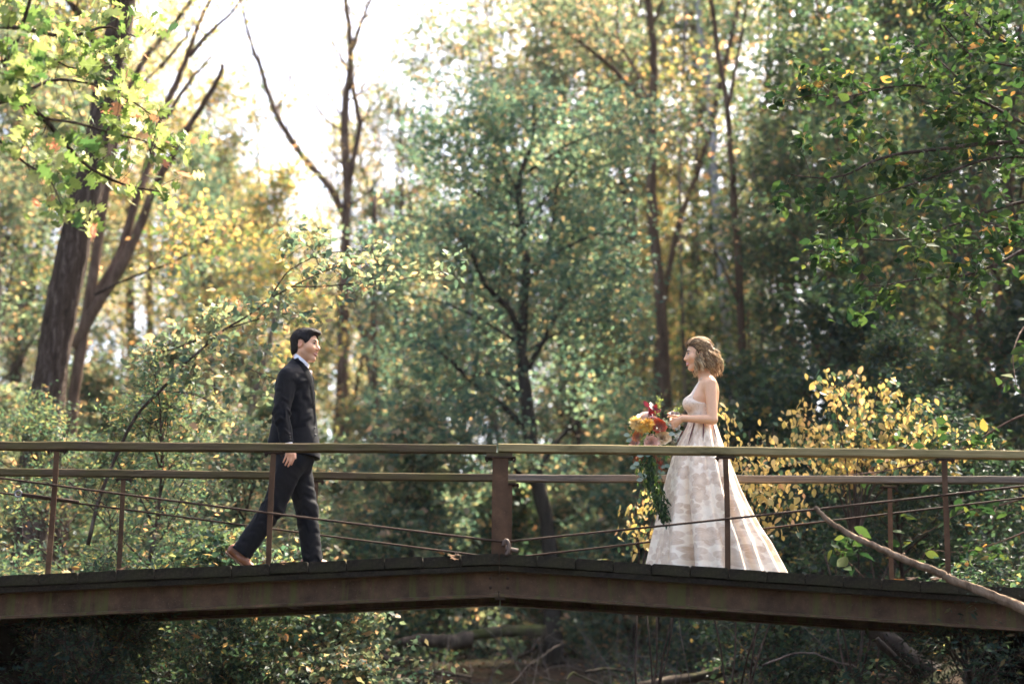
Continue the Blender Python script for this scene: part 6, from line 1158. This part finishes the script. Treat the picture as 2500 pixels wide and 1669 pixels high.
spray('amaranth', 'rust_bloom', T_NARROW, [B_(1594, 1112, -.02), B_(1606, 1122, -.03), B_(1613, 1130, -.03), B_(1618, 1140, -.03)], 150, .022, (.012, .012, .012), 4, .6)
spray('amaranth', 'rust_bloom', T_NARROW, [B_(1549, 1124, 0), B_(1562, 1114, 0), B_(1572, 1118, 0)], 70, .022, (.012, .012, .01), 14, .6)
spray('asparagus_sprig', 'fern_pale', T_NARROW, [B_(1600, 1015, .03), B_(1609, 990, .03), B_(1612, 972, .03)], 150, .018, (.014, .012, .012), 5, -.6)
spray('grass_sprig', 'fern_pale', T_NARROW, [B_(1560, 1076, -.03), B_(1572, 1070, -.03), B_(1566, 1088, -.03)], 60, .03, (.014, .012, .012), 6, -.2)
spray('dusty_sprig', 'eucalyptus', T_NARROW, [B_(1618, 1024, 0), B_(1626, 1030, 0), B_(1630, 1038, 0)], 60, .022, (.012, .012, .012), 7, 0)
mb = MB()
for k in range(9): a = k*.7; mb.tube([B_(1606+3*math.sin(a), 1058+5*math.cos(a), .02), B_(1640+1.5*math.sin(a), 1036+3*math.cos(a), .028), B_(1668+4*math.sin(a), 1046+4*math.cos(a), .03)], .0035, 5)
mb.build('stems', M['fern'], bouquet)
MB().tube([B_(1632, 1041, .026), B_(1650, 1040, .03), B_(1660, 1043, .03)], [.017, .016, .017], 10).build('ribbon_wrap', M['ribbon'], bouquet)
# small buttonhole posy on top of the hands
root = tag(empty('boutonniere', P_(1650, 1008, -.05)), 'small dried flower buttonhole posy lying on top of the woman\'s hands', 'boutonniere')
bq = bouquet; bouquet = root; YBs = YB; YB = -.08
spray('sprig', 'fern_pale', T_NARROW, [P_(1646, 1008, -.07), P_(1655, 1002, -.07), P_(1662, 1000, -.07)], 90, .026, (.008, .008, .006), 8, -.5)
bloom('rosebud', 1642, 1008, 6, 'rose', (.5, .34, .28), (.72, .58, .5), (-.2, -.8, .7), 0, 21); bloom('rosebud', 1652, 1008, 5, 'rose', (.5, .34, .28), (.7, .56, .46), (.1, -.8, .7), 0, 22)
MB().tube([P_(1648, 1009, -.07), P_(1664, 1012, -.06)], .003, 5).build('stem', M['fern'], root); bouquet = bq; YB = YBs
# ------------------------------------------------------------------ sunlit forest haze
hz = MB().box((-190, -45, -3), (190, 330, 75)); m = bpy.data.materials.new('haze'); m.use_nodes = True; nt = m.node_tree; nt.nodes.remove(nt.nodes['Principled BSDF'])
pv = nt.nodes.new('ShaderNodeVolumePrincipled'); pv.inputs['Color'].default_value = (1.0, .95, .86, 1); pv.inputs['Density'].default_value = .00018; pv.inputs['Anisotropy'].default_value = .2
nt.links.new(pv.outputs[0], nt.nodes['Material Output'].inputs['Volume'])
o = hz.build('haze', m, None, False); tag(o, 'thin warm sunlit haze hanging in the woods', None, None, 'stuff')
